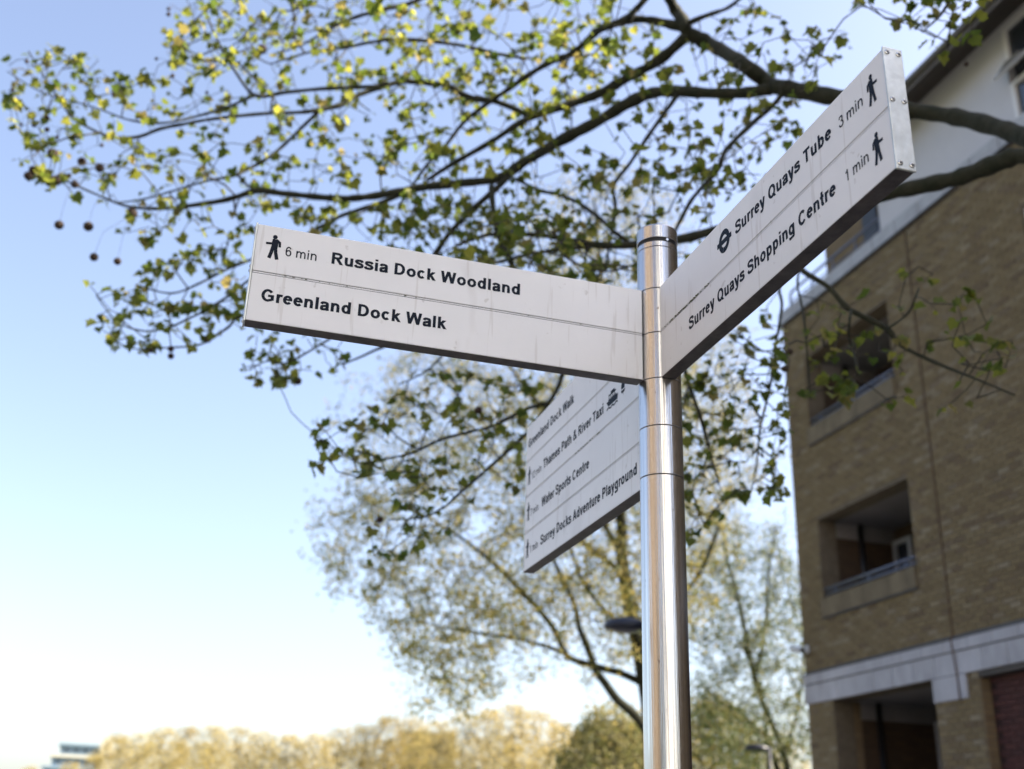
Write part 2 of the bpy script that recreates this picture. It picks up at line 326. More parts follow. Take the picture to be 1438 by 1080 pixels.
def text_polys(s, bold=True):
    h, v = (.119, .098) if bold else (.078, .067); x = 0; out = []
    for ch in s:
        out += [[(px + x, py) for px, py in P] for P in glyph(ch, h, v)]; x += ADV[ch] / 716
    return out, x
def circle(cx, cy, r, n=20): return [[(cx + r * math.cos(2 * math.pi * i / n), cy + r * math.sin(2 * math.pi * i / n)) for i in range(n)]]
def walker(flip=False):
    P = circle(.01, .915, .088) + stroke([(.045, .82), (.02, .46)], .118, .11)
    P += stroke([(-.02, .79), (-.07, .63), (-.30, .615)], .045, .045) + stroke([(.08, .80), (.20, .71), (.215, .52)], .045, .045)
    P += stroke([(-.03, .52), (-.07, .28), (-.13, .02)], .066, .062) + stroke([(.06, .52), (.09, .28), (.16, .0)], .066, .062)
    P += circle(.09, .78, .06, 12) + circle(-.02, .78, .06, 12)
    return [[(-x if flip else x, y) for x, y in q] for q in P]
def roundel():
    return stroke(arc(0, 0, .36, .36, 0, 360, 30), .11, .11) + rect(-.62, -.10, .62, .10)
def boat():
    P = [[(-.9, .05), (.95, .05), (.85, -.28), (-.6, -.28)]] + rect(-.55, .32, .62, .42)
    P += rect(-.6, .05, .7, .14)
    for x in (-.5, -.2, .1, .4): P += rect(x - .03, .14, x + .07, .32)
    P += rect(-.2, .42, .4, .55)
    P += stroke(spline([(-.85, -.42), (-.55, -.36), (-.25, -.45), (.05, -.38), (.35, -.46), (.65, -.38), (.9, -.44)]), .05, .05)
    return P
def sail():
    return [[(-.32, -.22), (.28, -.22), (.34, .1), (.2, .6), (-.02, .95), (-.25, .5), (-.36, .1)], [(-.42, -.34), (.42, -.34), (.25, -.62), (-.25, -.62)], [(-.05, -.62), (.07, -.62), (.02, -.95)]]
def lay(polys, fn, sx, sy, x0, y0):    # print polygons through a surface mapping, each a hair above the last
    mb = MB()
    for i, P in enumerate(polys):
        mb.add([fn(x0 + x * sx, y0 + y * sy, .0004 + (i % 7) * .00003) for x, y in P], [tuple(range(len(P)))])
    return mb

# ------------------------------------------------------------------ the finger post
P0 = (0.4005, 2.7914, 0.0)
post = root('signpost', 'round steel fingerpost with three white direction arms', 'signpost', P0, GRID)
TIER = [3.042, 2.9075, 2.773, 2.6385, 2.504]
R0 = .0572
def ringpart(z0, z1, name, m=M['steel'], r=R0, top=None):
    e = .0012; prof = [(r - .004, z0), (r - e, z0), (r, z0 + e), (r, z1 - e), (r - e, z1), (r - .004, z1)]
    if top: prof = [(r - .004, z0), (r - e, z0), (r, z0 + e), (r, z1 - .006), (r - .002, z1 - .002), (r - .008, z1), (.001, z1 + .002)]
    mb = MB(); mb.lathe(prof, 72, split=True); return mb.build(name, m, post)
MB().lathe([(.0535, .02), (.0535, 3.22)], 48).build('inner_core', M['dark_gap'], post)
ringpart(.06, 2.5032, 'pole')
for i in range(4): ringpart(TIER[4 - i] + .0006, TIER[3 - i] - .0006, 'collar')
ringpart(3.0426, 3.1725, 'sleeve'); ringpart(3.1733, 3.190, 'neck_ring'); ringpart(3.202, 3.247, 'cap', top=True, r=.0578)
mb = MB(); mb.tube([(-.053, -.006, 3.196), (-.0585, -.006, 3.196)], .004, 8); mb.build('grub_screw', M['screw'], post)
mb = MB(); mb.lathe([(.11, .06), (.11, .072), (.10, .076), (.058, .076)], 40); mb.build('base_plate', M['steel_cap'], post)

ST = .0016                               # half height of the joint strip
def arm(axis, sgn, tiers, end, letters, desc):
    """axis 'x' or 'y' in the post's own grid, sgn +/-; tiers (top,bottom) index; the printed side faces fdir"""
    def B(a0, a1, t0, t1, z0, z1):
        mb_ = MB(); lo, hi = sorted((sgn * a0, sgn * a1))
        if axis == 'x': mb_.box(lo, hi, t0, t1, z0, z1)
        else: mb_.box(t0, t1, lo, hi, z0, z1)
        return mb_
    s0 = .0575
    zt, zb = TIER[tiers[0]], TIER[tiers[1]]
    B(s0 + .002, end - .006, -.0165, .0165, zb + .004, zt - .004).build('arm_core', M['dark_gap'], post)
    planks = []
    for k in range(tiers[0], tiers[1]):
        z1 = TIER[k] - (ST + .0019 if k > tiers[0] else 0); z0 = TIER[k + 1] + (ST + .0019 if k + 1 < tiers[1] else .0005)
        p = B(s0, end - .005, -.0195, .0195, z0, z1).build('sign_plank', M['panel'], post, desc[k - tiers[0]], bevel=.0012)
        planks.append(p)
        if k > tiers[0]: B(s0 + .001, end - .006, -.0185, .0185, TIER[k] - ST, TIER[k] + ST).build('joint_strip', M['panel'], post)
    B(s0 + .001, end - .005, -.0195, .0195, zb - .0020, zb + .0002).build('bottom_rail', M['rail'], post, bevel=.001)
    cap = B(end - .0047, end, -.0212, .0212, zb - .0035, zt + .0035).build('end_cap', M['steel_cap'], post, bevel=.0012)
    for z in (zt - .009, (zt + zb) / 2 + .016, zb + .009):
        for t in (-.0125, .0125):
            q = Vector((sgn * end, t, z)) if axis == 'x' else Vector((t, sgn * end, z)); d = Vector((sgn, 0, 0)) if axis == 'x' else Vector((0, sgn, 0))
            mb_ = MB(); mb_.tube([q, q + d * .0012, q + d * .0019], [.0056, .0054, .0036], 16); sc_ = mb_.build('screw', M['screw'], cap)
            mb_ = MB(); sd = Vector((0, 1, 0)) if axis == 'x' else Vector((1, 0, 0)); a = random.random() * 3
            for aa in (a, a + math.pi / 2):
                u = (sd * math.cos(aa) + Vector((0, 0, 1)) * math.sin(aa)) * .0034
                mb_.bar(q + d * .0021 - u, q + d * .0021 + u, .0008, .0006)
            mb_.build('screw_slot', M['dark_gap'], cap)
    return planks
random.seed(3)
pl1 = arm('y', 1, (0, 2), 1.110, None, ['upper plank reading Russia Dock Woodland', 'lower plank reading Greenland Dock Walk'])
pl2 = arm('x', -1, (0, 2), 1.108, None, ['upper plank reading Surrey Quays Tube', 'lower plank reading Surrey Quays Shopping Centre'])
pl3 = arm('x', 1, (0, 4), 1.150, None, ['top plank reading Greenland Dock Walk', 'plank reading Thames Path & River Taxi', 'plank reading Water Sports Centre', 'bottom plank reading Surrey Docks Adventure Playground'])
f1 = lambda u, z, e: (-.0195 - e, -u, z)             # u = distance along B, printed side faces the viewer
f2 = lambda u, z, e: (u, .0195 + e, z)
def put(plank, fn, s, b0, b1, z, cap, bold=True, name='lettering'):
    P, wd = text_polys(s, bold); lay(P, fn, (b1 - b0) / (wd - .14), cap, b0 - .06 * (b1 - b0) / wd, z).build(name, M['ink'], plank)
def icon(plank, fn, P, u, z, sx, sy, name): lay(P, fn, sx, sy, u, z).build(name, M['ink'], plank)
put(pl1[0], f1, 'Russia Dock Woodland', -.914, -.409, 2.964, .0335); put(pl1[0], f1, '6 min', -1.030, -.951, 2.964, .0265, False)
icon(pl1[0], f1, walker(), -1.060, 2.949, .068, .069, 'walking_figure')
put(pl1[1], f1, 'Greenland Dock Walk', -1.075, -.607, 2.830, .0335)
put(pl2[0], f2, 'Surrey Quays Tube', -.496, -.913, 2.965, .0335); put(pl2[0], f2, '3 min', -.944, -1.028, 2.965, .0265, False)
icon(pl2[0], f2, roundel(), -.438, 2.980, -.060, .066, 'roundel'); icon(pl2[0], f2, walker(True), -1.060, 2.945, -.060, .069, 'walking_figure')
put(pl2[1], f2, 'Surrey Quays Shopping Centre', -.231, -.911, 2.832, .0335); put(pl2[1], f2, '1 min', -.948, -1.028, 2.835, .0265, False)
icon(pl2[1], f2, walker(True), -1.058, 2.812, -.060, .069, 'walking_figure')
put(pl3[0], f2, 'Greenland Dock Walk', 1.127, .640, 2.957, .0335)
put(pl3[1], f2, 'Thames Path & River Taxi', .945, .371, 2.823, .0335); put(pl3[1], f2, '12 min', 1.079, .968, 2.823, .0265, False)
put(pl3[2], f2, 'Water Sports Centre', .955, .494, 2.688, .0335); put(pl3[2], f2, '7 min', 1.079, .991, 2.688, .0265, False)
put(pl3[3], f2, 'Surrey Docks Adventure Playground', .959, .119, 2.555, .0335); put(pl3[3], f2, '1 min', 1.079, .990, 2.555, .0265, False)
for k in (1, 2, 3): icon(pl3[k], f2, walker(), 1.108, TIER[k] - .095, -.060, .069, 'walking_figure')
icon(pl3[1], f2, boat(), .300, 2.843, -.050, .052, 'boat_symbol'); icon(pl3[1], f2, sail(), .214, 2.850, -.040, .030, 'sailing_symbol')
random.seed(8)                                       # moss and dirt caught in the joint of the right-hand arm
mb = MB()
for i in range(60):
    u = -random.choice((random.gauss(.20, .05), random.uniform(.08, .35))); r_ = random.uniform(.0008, .0022); z = TIER[1] + random.uniform(-.002, .002)
    mb.tube([(u - r_ * 2, .0196, z), (u, .0196 + r_ * .6, z), (u + r_ * 2, .0196, z)], [r_ * .3, r_ * .8, r_ * .3], 5)
for i in range(24):
    u = random.uniform(.4, .62); r_ = random.uniform(.0008, .002)
    mb.tube([(u - r_ * 2, .0196, TIER[2]), (u, .0196 + r_ * .6, TIER[2]), (u + r_ * 2, .0196, TIER[2])], [r_ * .3, r_ * .8, r_ * .3], 5)
for i in range(14):
    u = random.choice((random.gauss(1.02, .03), random.uniform(.1, 1.08))); r_ = random.uniform(.0006, .0016)
    mb.tube([(-.0196, u - r_ * 2, TIER[1]), (-.0196 - r_ * .6, u, TIER[1]), (-.0196, u + r_ * 2, TIER[1])], [r_ * .3, r_ * .8, r_ * .3], 5)
mb.build('joint_moss', M['moss'], post, kind='stuff')

# ------------------------------------------------------------------ the brick building on the right
bld = root('apartment_building', 'brown brick apartment block with recessed balconies and white upper storey, right of the signpost', 'building', (0, 0, 0), GRID)
Y = -10.0; XE = 16.62; XN = -14.0; YB = -23.0
ZB = 10.72
OPEN = [(13.48, 15.95, 8.48, 9.80), (13.44, 15.92, 5.52, 6.85), (13.35, 15.86, 0, 3.92), (4.5, 12.42, 0, 3.92), (9.15, 10.42, 8.35, 9.72)]
for k in range(5):
    for zz in (5.5, 8.4): OPEN.append((5.9 - k * 3.9, 7.4 - k * 3.9, zz, zz + 1.35))
def in_open(x0, x1, z0, z1):
    for a, b, c, d in OPEN:
        if x1 > a + .001 and x0 < b - .001 and z1 > c + .001 and z0 < d - .001: return True
    return False
xs = sorted({XN, XE} | {v for q in OPEN for v in q[:2]}); zs = sorted({0, ZB} | {v for q in OPEN for v in q[2:]})
mb = MB()
for i in range(len(xs) - 1):
    for j in range(len(zs) - 1):
        x0, x1, z0, z1 = xs[i], xs[i + 1], zs[j], zs[j + 1]
        if in_open(x0, x1, z0, z1): continue
        mb.box(x0, x1, Y - .34, Y - .009, z0, z1)
wall = mb.build('brick_wall', M['mortar'], bld)
mb = MB()
mb.box(XE - .3, XE - .012, YB, Y - .345, 0, ZB); mb.box(XN, XN + .3, YB, Y - .345, 0, ZB); mb.box(XN + .31, XE - .31, YB, YB + .3, 0, ZB)
mb.build('rear_wall', M['bricktex'], bld)
MB().box(XN, XE - .35, YB + .31, Y - 1.9, 10.45, 10.66).build('roof_deck', M['tile'], bld)
# bricks, laid one by one over the stretch that can be seen
rb = random.Random(5)
BL, BH, PX_, PZ_ = .215, .065, .225, .075
cells = []; extra = []
XL = 7.0
row = 0; z = .02
while z + BH < ZB - .004:
    x = XE - (0 if row % 2 else .1125)
    if row % 2 == 0: extra.append((XE - .1025, XE, z))
    while x - BL > XL:
        x0, x1 = x - BL, x
        if not in_open(x0, x1, z, z + BH) and not (3.92 < z + BH and z < 4.40): cells.append((x0, x1, z))
        elif not (3.92 < z + BH and z < 4.40):
            for a, b, c, d in OPEN:       # cut bricks beside an opening
                if z + BH > c and z < d:
                    if x0 < a < x1 and a - x0 > .03: extra.append((x0, a - .004, z))
                    if x0 < b < x1 and x1 - b > .03: extra.append((b + .004, x1, z))
        x -= PX_
    row += 1; z += PZ_
def brick_mb(mbx, x0, x1, z, d, zt=0):
    yo = Y + d
    v = [(x0, Y - .02, z), (x1, Y - .02, z), (x1, Y - .02, z + BH), (x0, Y - .02, z + BH), (x0 + .004, yo, z + .003), (x1 - .004, yo, z + .003), (x1 - .004, yo, z + BH - .003), (x0 + .004, yo, z + BH - .003)]
    mbx.add(v, [(4, 7, 6, 5), (0, 4, 5, 1), (1, 5, 6, 2), (2, 6, 7, 3), (3, 7, 4, 0)])
def to_world(x, y, z): return np.array([0, 0, 0.]) + dA * x - dB * y + np.array([0, 0, z])
def vis_size(x0, x1, z):
    px, py, d = proj(to_world((x0 + x1) / 2, Y, z)); 
    return d if (0 < px < PW and 0 < py < PH) else 1e9
cells.sort(key=lambda c: vis_size(*c)); near, rest = cells[:300], cells[300:]
one = MB()
v = [(-BL / 2, -.02, 0), (BL / 2, -.02, 0), (BL / 2, -.02, BH), (-BL / 2, -.02, BH), (-BL / 2 + .004, 0, .003), (BL / 2 - .004, 0, .003), (BL / 2 - .004, 0, BH - .003), (-BL / 2 + .004, 0, BH - .003)]
one.add(v, [(4, 7, 6, 5), (0, 4, 5, 1), (1, 5, 6, 2), (2, 6, 7, 3), (3, 7, 4, 0)]); bme = one.mesh('brick', M['brick'])
for x0, x1, z in near:
    o = link('brick', bme, bld); o.location = ((x0 + x1) / 2, Y + rb.uniform(-.002, .003), z)
mb = MB()
for x0, x1, z in rest + extra: brick_mb(mb, x0, x1, z, rb.uniform(-.002, .003))
mb.build('brickwork', M['brick'], bld, kind='stuff')
MB().box(XN, XL - .005, Y - .008, Y, 4.41, ZB).build('plain_brick_wall', M['bricktex'], bld) if False else None
# far stretch of the wall, textured, cut round its windows
mb = MB(); xs2 = [x for x in xs if x < XL] + [XL - .004]
for i in range(len(xs2) - 1):
    for j in range(len(zs) - 1):
        if not in_open(xs2[i], xs2[i + 1], zs[j], zs[j + 1]): mb.box(xs2[i], xs2[i + 1], Y - .0085, Y - .001, zs[j], zs[j + 1])
mb.build('brick_facing', M['bricktex'], bld)

# stone band, block by block
def blocks(x_hi, x_lo, z0, z1, y0, y1, pitch, m, name='stone_block', off=0):
    x = x_hi - off; n = 0
    if off: MB().box(x + .004, x_hi, y0, y1, z0, z1).build(name, m, bld, bevel=.004)
    me = None
    while x > x_lo + .05:
        a = max(x - pitch + .008, x_lo)
        if x - pitch < 7.5 and n > 4:
            MB().box(x_lo, x, y0, y1, z0, z1).build(name, m, bld); break
        mb_ = MB(); mb_.box(a, x, y0 + 0, y1 + rb.uniform(-.002, .002), z0, z1); mb_.build(name, m, bld, bevel=.004); x -= pitch; n += 1
blocks(XE + .02, XN, 3.925, 4.215, Y - .25, Y + .03, .485, M['concrete'])
blocks(XE + .02, XN, 4.232, 4.375, Y - .25, Y + .045, .485, M['concrete'], off=.26)
MB().box(XN, XE, Y - .2, Y + .035, 4.214, 4.233).build('band_joint', M['lead'], bld)
mb = MB(); mb.box(XN, XE + .01, Y - .1, Y + .05, 4.376, 4.392); mb.box(XN, XE, Y - .01, Y + .012, 4.392, 4.43); mb.build('lead_flashing', M['lead'], bld)
for a, b in ((12.645, 12.78), (12.79, 13.345)): MB().box(a, b, Y - .3, Y + .028, 3.61, 3.918).build('capital_block', M['concrete'], bld, bevel=.004)
# coping along the brick top
x = XE + .04
while x > 9.0:
    MB().box(x - .60, x - .008, Y - .3, Y + .05, ZB + .002, ZB + .27).build('coping_block', M['coping'], bld, bevel=.006); x -= .608
MB().box(XN, x, Y - .3, Y + .05, ZB + .002, ZB + .27).build('coping_block', M['coping'], bld)
mb = MB(); mb.box(XN, XE + .05, Y + .0, Y + .062, ZB + .0, ZB + .018); mb.build('coping_drip', M['lead'], bld)
# recessed balconies
def recess(x0, x1, z0, z1, depth, lab, rail=True, low=False):
    yb = Y - depth; fl = z0 - .3 if not low else 0; xw = x1 + .06; rv = .345 if not low else .48
    MB().box(x0 - .3, x1 + .3, yb, Y - .345, z1 + .001, z1 + .12).build('recess_ceiling', M['soffit_white'], bld, lab)
    if low: MB().box(x1 - .002, x1 + .2, Y - rv, Y - .346, fl, z1).build('pier_side', M['bricktex'], bld)
    MB().box(xw, xw + .2, yb, Y - rv - .001, fl, z1 - .26).build('recess_side', M['shadedbrick'], bld)
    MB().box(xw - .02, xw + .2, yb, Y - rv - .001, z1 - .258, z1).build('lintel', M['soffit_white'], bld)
    MB().box(x0 - .2, x0 - .001, yb, Y - .345, fl, z1).build('recess_side', M['shadedbrick'], bld)
    MB().box(x0 - .2, xw + .2, yb - .2, yb - .001, fl, z1).build('recess_back', M['shadedbrick'], bld)
    MB().box(x0 - .2, xw + .2, yb, Y - .345, fl - .1, fl).build('balcony_floor', M['concrete'], bld)
    MB().tube([(xw - .05, Y - .82, fl), (xw - .05, Y - .82, z1)], .05, 12).build('downpipe', M['black'], bld)
    # glazed door in a white frame on the rear wall
    dx0, dx1, dz = xw - .52, xw - .03, z1 - .22
    fr = MB(); fr.box(dx0, dx0 + .08, yb + .001, yb + .07, fl, dz); fr.box(dx1 - .08, dx1, yb + .001, yb + .07, fl, dz); fr.box(dx0 + .08, dx1 - .08, yb + .001, yb + .07, dz - .08, dz)
    zb_ = z0 + .25 if not low else 2.9; fr.box(dx0 + .08, dx1 - .08, yb + .001, yb + .065, zb_, zb_ + .07)
    d = fr.build('balcony_door', M['coping'], bld); MB().box(dx0 + .08, dx1 - .08, yb + .002, yb + .03, fl, dz - .08).build('door_glass', M['glass'], d)
    if rail:
        fr = MB(); fr.box(x0 + .002, x0 + .04, Y - .26, Y - .06, z0 + .0, z1 - .42); fr.build('side_screen', M['coping'], bld)
        mb_ = MB(); mb_.tube([(x0 + .03, Y - .05, z0 + .16), (x1 - .03, Y - .05, z0 + .16)], .026, 10); mb_.tube([(x0 + .03, Y - .05, z0 + .07), (x1 - .03, Y - .05, z0 + .07)], .022, 8)
        mb_.build('balcony_rail', M['railing'], bld)
        for xx in (x0 + .3, (x0 + x1) / 2, x1 - .3): MB().tube([(xx, Y - .05, z0 + .002), (xx, Y - .05, z0 + .15)], .018, 8).build('rail_post', M['railing'], bld)
for (a, b, c, d), lb in zip(OPEN[:2], ('ceiling of the upper balcony', 'ceiling of the middle balcony')):
    recess(a, b, c, d, 1.5, lb)
    MB().box(a + .0, b + .02, Y - .34, Y + .05, c - .30, c - .002).build('sill', M['ledge'], bld, bevel=.006)
    MB().box(a + .0, b + .02, Y + .0, Y + .035, c - .325, c - .301).build('sill_shadow_strip', M['lead'], bld)  # solid dark strip standing in for the shadow line under the sill
recess(13.35, 15.86, 0, 3.92, 1.9, 'ceiling of the ground-floor entrance recess', rail=False, low=True)
# red brick infill right of the pier
MB().box(4.5, 12.42, Y - .34, Y - .16, 0, 3.92).build('infill_wall', M['redmortar'], bld)
MB().box(4.5, 12.42, Y - .16, Y - .0, 3.85, 3.918).build('infill_soffit', M['soffit'], bld)
MB().box(12.40, 12.419, Y - .16, Y - .005, 0, 3.84).build('pier_return', M['bricktex'], bld)
mb = MB(); row = 0; z = .02
while z + BH < 3.84:
    x = 12.38 - (.1125 if row % 2 else 0)
    while x - BL > 7:
        mb.add([(x - BL, Y - .17, z), (x, Y - .17, z), (x, Y - .17, z + BH), (x - BL, Y - .17, z + BH), (x - BL, Y - .14, z), (x, Y - .14, z), (x, Y - .14, z + BH), (x - BL, Y - .14, z + BH)], [(4, 7, 6, 5), (0, 4, 5, 1), (1, 5, 6, 2), (2, 6, 7, 3), (3, 7, 4, 0)]); x -= PX_
    row += 1; z += PZ_
mb.build('red_brickwork', M['redbrick'], bld, kind='stuff')
# plain windows
def window(x0, x1, z0, z1, y=Y, split=1):
    fr = MB(); yi = y - .12; t = .06
    fr.box(x0, x0 + t, yi, yi + .07, z0, z1); fr.box(x1 - t, x1, yi, yi + .07, z0, z1); fr.box(x0 + t, x1 - t, yi, yi + .07, z1 - t, z1); fr.box(x0 + t, x1 - t, yi, yi + .07, z0, z0 + t)
    for k in range(1, split + 1):
        xm = x0 + (x1 - x0) * k / (split + 1); fr.box(xm - .03, xm + .03, yi, yi + .068, z0 + t, z1 - t)
    f = fr.build('window', M['upvc'], bld); MB().box(x0 + .01, x1 - .01, yi - .03, yi + .02, z0 + .01, z1 - .01).build('pane', M['glass'], f)
    return f
window(*OPEN[4]); [window(*q) for q in OPEN[5:]]
MB().box(9.1, 10.47, Y - .1, Y + .05, 8.29, 8.348).build('window_sill', M['ledge'], bld)
# movement joint cable down the brick face
MB().tube([(12.82, Y + .012, 10.7), (12.82, Y + .012, 4.43), (12.82, Y + .05, 4.40), (12.80, Y + .055, 4.22), (12.785, Y + .045, 3.93), (12.785, Y + .04, 3.6)], .009, 6).build('conductor_cable', M['rust'], bld)
# terrace behind the railing
MB().box(13.47, 16.45, Y - 1.2, Y - .95, 10.67, 13.2).build('terrace_wall', M['bricktex'], bld)
MB().box(14.72, 15.15, Y - .945, Y - .91, 10.7, 12.9).build('terrace_door', M['black'], bld)
mb = MB(); zr = ZB + .27
mb.tube([(16.45, Y - .12, zr), (16.45, Y - .12, zr + .34), (16.40, Y - .12, zr + .40), (13.50, Y - .12, zr + .40)], .024, 8)
mb.tube([(16.45, Y - .12, zr + .20), (13.50, Y - .12, zr + .20)], .012, 8); mb.build('terrace_rail', M['railing'], bld)
for xx in (15.7, 15.0, 14.3, 13.6): MB().tube([(xx, Y - .12, zr), (xx, Y - .12, zr + .39)], .016, 8).build('rail_post', M['railing'], bld)
# white upper storey
XS = 13.46; WZ0, WZ1 = ZB + .272, 12.66
wo = [(9.0, 10.28, 11.98, 12.58), (9.0, 10.28, 11.0, 11.64)]
xs3 = sorted({XN, XS, 9.0, 10.28}); zs3 = sorted({WZ0, WZ1, 11.0, 11.64, 11.98, 12.58}); mb = MB()
for i in range(len(xs3) - 1):
    for j in range(len(zs3) - 1):
        x0, x1, z0, z1 = xs3[i], xs3[i + 1], zs3[j], zs3[j + 1]
        if any(x1 > a + .01 and x0 < b - .01 and z1 > c + .01 and z0 < d - .01 for a, b, c, d in wo): continue
        if x0 >= 8.9 and x1 < 10.4 and 11.6 < z0 < 11.9: continue
        mb.box(x0, x1, Y - .24, Y - .03, z0, z1)
mb.box(XS - .2, XS, Y - .94, Y - .241, WZ0, WZ1); mb.build('render_wall', M['render'], bld)
for a, b, c, d in wo: window(a, b, c, d, Y + .02, 1)
fr = MB(); a, b, c, d = 9.02, 10.30, 11.66, 11.98     # top-hung sash standing ajar
def tilt(x, s, t): return (x, Y - .02 + .20 * (1 - s) + t, c + (d - c) * s)
def tbar(x0, x1, s0, s1):
    v = [tilt(x0, s0, 0), tilt(x1, s0, 0), tilt(x1, s1, 0), tilt(x0, s1, 0), tilt(x0, s0, .05), tilt(x1, s0, .05), tilt(x1, s1, .05), tilt(x0, s1, .05)]
    fr.add(v, [(3, 2, 1, 0), (4, 5, 6, 7), (0, 1, 5, 4), (1, 2, 6, 5), (2, 3, 7, 6), (3, 0, 4, 7)])
tbar(a, a + .05, .14, 1); tbar(b - .05, b, .14, 1); tbar(a, b, -.02, .14)
sh = fr.build('open_sash', M['upvc'], bld); fr = MB(); tbar(a + .052, b - .052, .145, .99)
me = fr.mesh('pane', M['glass']); link('pane', me, sh)
MB().box(9.0, 10.28, Y - .24, Y - .16, 11.645, 11.975).build('window_back', M['glass'], bld)
# eaves: dark boarded soffit, fascia, gutter and slated roof
XO = XS + .25; e0, e1 = Y - .03, Y + .56; zo = 12.36
nb = 9
for i in range(nb):
    ya, yb_ = e0 + (e1 - e0) * i / nb + .004, e0 + (e1 - e0) * (i + 1) / nb - .004
    za, zb_ = WZ1 + (zo - WZ1) * i / nb, WZ1 + (zo - WZ1) * (i + 1) / nb
    mb = MB(); mb.add([(XN, ya, za), (XO, ya, za), (XO, yb_, zb_), (XN, yb_, zb_), (XN, ya, za + .02), (XO, ya, za + .02), (XO, yb_, zb_ + .02), (XN, yb_, zb_ + .02)], [(3, 2, 1, 0), (4, 5, 6, 7), (0, 1, 5, 4), (1, 2, 6, 5), (2, 3, 7, 6), (3, 0, 4, 7)])
    mb.build('soffit_board', M['soffit'], bld)
MB().box(XN, XO + .01, e1, e1 + .03, zo - .02, zo + .13).build('fascia', M['fascia'], bld)
mb = MB(); mb.tube([(XN, e1 + .07, zo + .09), (XO, e1 + .07, zo + .09)], .05, 10); mb.build('gutter', M['fascia'], bld)
mb = MB(); v = [(XN, e1 + .05, zo + .14), (XO, e1 + .05, zo + .14), (XO, Y - 6, zo + 2.6), (XN, Y - 6, zo + 2.6), (XN, YB, zo + .2), (XO, YB, zo + .2)]
mb.add(v, [(0, 1, 2, 3), (3, 2, 5, 4)]); mb.add([(x_, y_, z_ - .03) for x_, y_, z_ in v], [(3, 2, 1, 0), (4, 5, 2, 3)]); mb.build('roof', M['tile'], bld)
mb = MB(); mb.add([(XO - .26, Y - .25, WZ1), (XO - .26, YB + .1, WZ1), (XO - .26, YB + .1, zo + .1), (XO - .26, Y - 6, zo + 2.5)], [(0, 1, 2, 3)])
mb.box(XO - .28, XO - .26, YB + .1, Y - 2.31, ZB, WZ1); mb.build('gable_wall', M['render'], bld)

# wall camera on the corner
cct = root('security_camera', 'small white security camera on the corner of the brick building above the stone band', 'security camera', tuple(to_world(16.50, Y + .03, 4.80)), GRID)
mb = MB(); mb.box(-.05, .05, -.025, 0, -.06, .06); mb.bar((0, 0, 0), (0, .16, -.02), .018, .018); mb.build('bracket', M['cctv'], cct)
mb = MB(); mb.tube([(-.16, .17, -.05), (-.15, .17, -.045), (.12, .17, .01), (.17, .17, .015)], [.045, .055, .055, .05], 14); mb.build('housing', M['cctv'], cct)
mb = MB(); mb.tube([(-.185, .17, -.056), (-.158, .17, -.05)], [.034, .036], 12); mb.build('lens', M['black'], cct)

# ------------------------------------------------------------------ buildings behind the viewer, seen in the post's reflection
def plain_block(name, lab, x, y, rz, w_, d_, h_, wm, ny, nz, wfr):
    t = root(name, lab, 'building', (x, y, 0), rz)
    MB().box(-w_ / 2, w_ / 2, -d_, 0, 0, h_).build('wall', wm, t); MB().box(-w_ / 2 - .3, w_ / 2 + .3, -d_ - .3, .3, h_ + .002, h_ + .35).build('roof', M['tile'], t)
    for i in range(ny):
        for j in range(nz):
            x0 = -w_ / 2 + 1.1 + i * (w_ - 1.6) / ny; z0 = 1.3 + j * 2.95
            f = MB().box(x0, x0 + 1.25, -.001, .05, z0, z0 + 1.45).build('window', wfr, t); MB().box(x0 + .08, x0 + 1.17, .0505, .056, z0 + .08, z0 + 1.37).build('pane', M['glass'], f)
p_ = -dA * 6 - dB * 21
plain_block('brown_brick_building', 'long brown brick building across the road behind the viewer', p_[0], p_[1], rad(90) - AZ + rad(180), 26, 9, 20.5, M['brownwall'], 8, 6, M['upvc'])
plain_block('white_fill_building', 'unseen white rendered building added behind the viewer, turned to the sun as fill light', 7.5, -20.5, rad(-40), 22, 9, 15, M['whitewall'], 6, 4, M['railing'])  # unseen pale block, added and angled to throw light on arm and post

# ------------------------------------------------------------------ trees
def grow(nodes, par, attr, rng, jit=.25, seg=.25, sag=0.0):
    """attach every attractor to the nearest point of the skeleton, nearest first"""
    pos = np.array(nodes, float); parent = list(par); tips = []
    cap_ = len(pos) + len(attr) * 14; buf = np.zeros((cap_, 3)); n = len(pos); buf[:n] = pos
    A_ = np.array(attr, float); 
    d0 = np.min(np.linalg.norm(A_[:, None, :] - buf[None, :n:max(1, n // 400)], axis=2), axis=1); order = np.argsort(d0)
    for k in order:
        a = A_[k]; dd = buf[:n] - a; d = np.einsum('ij,ij->i', dd, dd); j = int(np.argmin(d)); L_ = math.sqrt(d[j])
        if L_ < 1e-4: tips.append(j); continue
        m = max(1, min(12, int(L_ / seg))); b = buf[j].copy(); off = np.array([rng.gauss(0, 1) for _ in range(3)]) * L_ * jit * .5
        last = j
        for i in range(1, m + 1):
            t = i / m; q = b + (a - b) * t + off * math.sin(math.pi * t) * .8 + np.array([rng.gauss(0, 1) for _ in range(3)]) * L_ / m * .10 * (t < 1)
            q[2] -= sag * L_ * math.sin(math.pi * t)
            buf[n] = q; parent.append(last); last = n; n += 1
            if n >= cap_ - 1: break
        tips.append(last)
        if n >= cap_ - 14: break
    return buf[:n], parent, tips
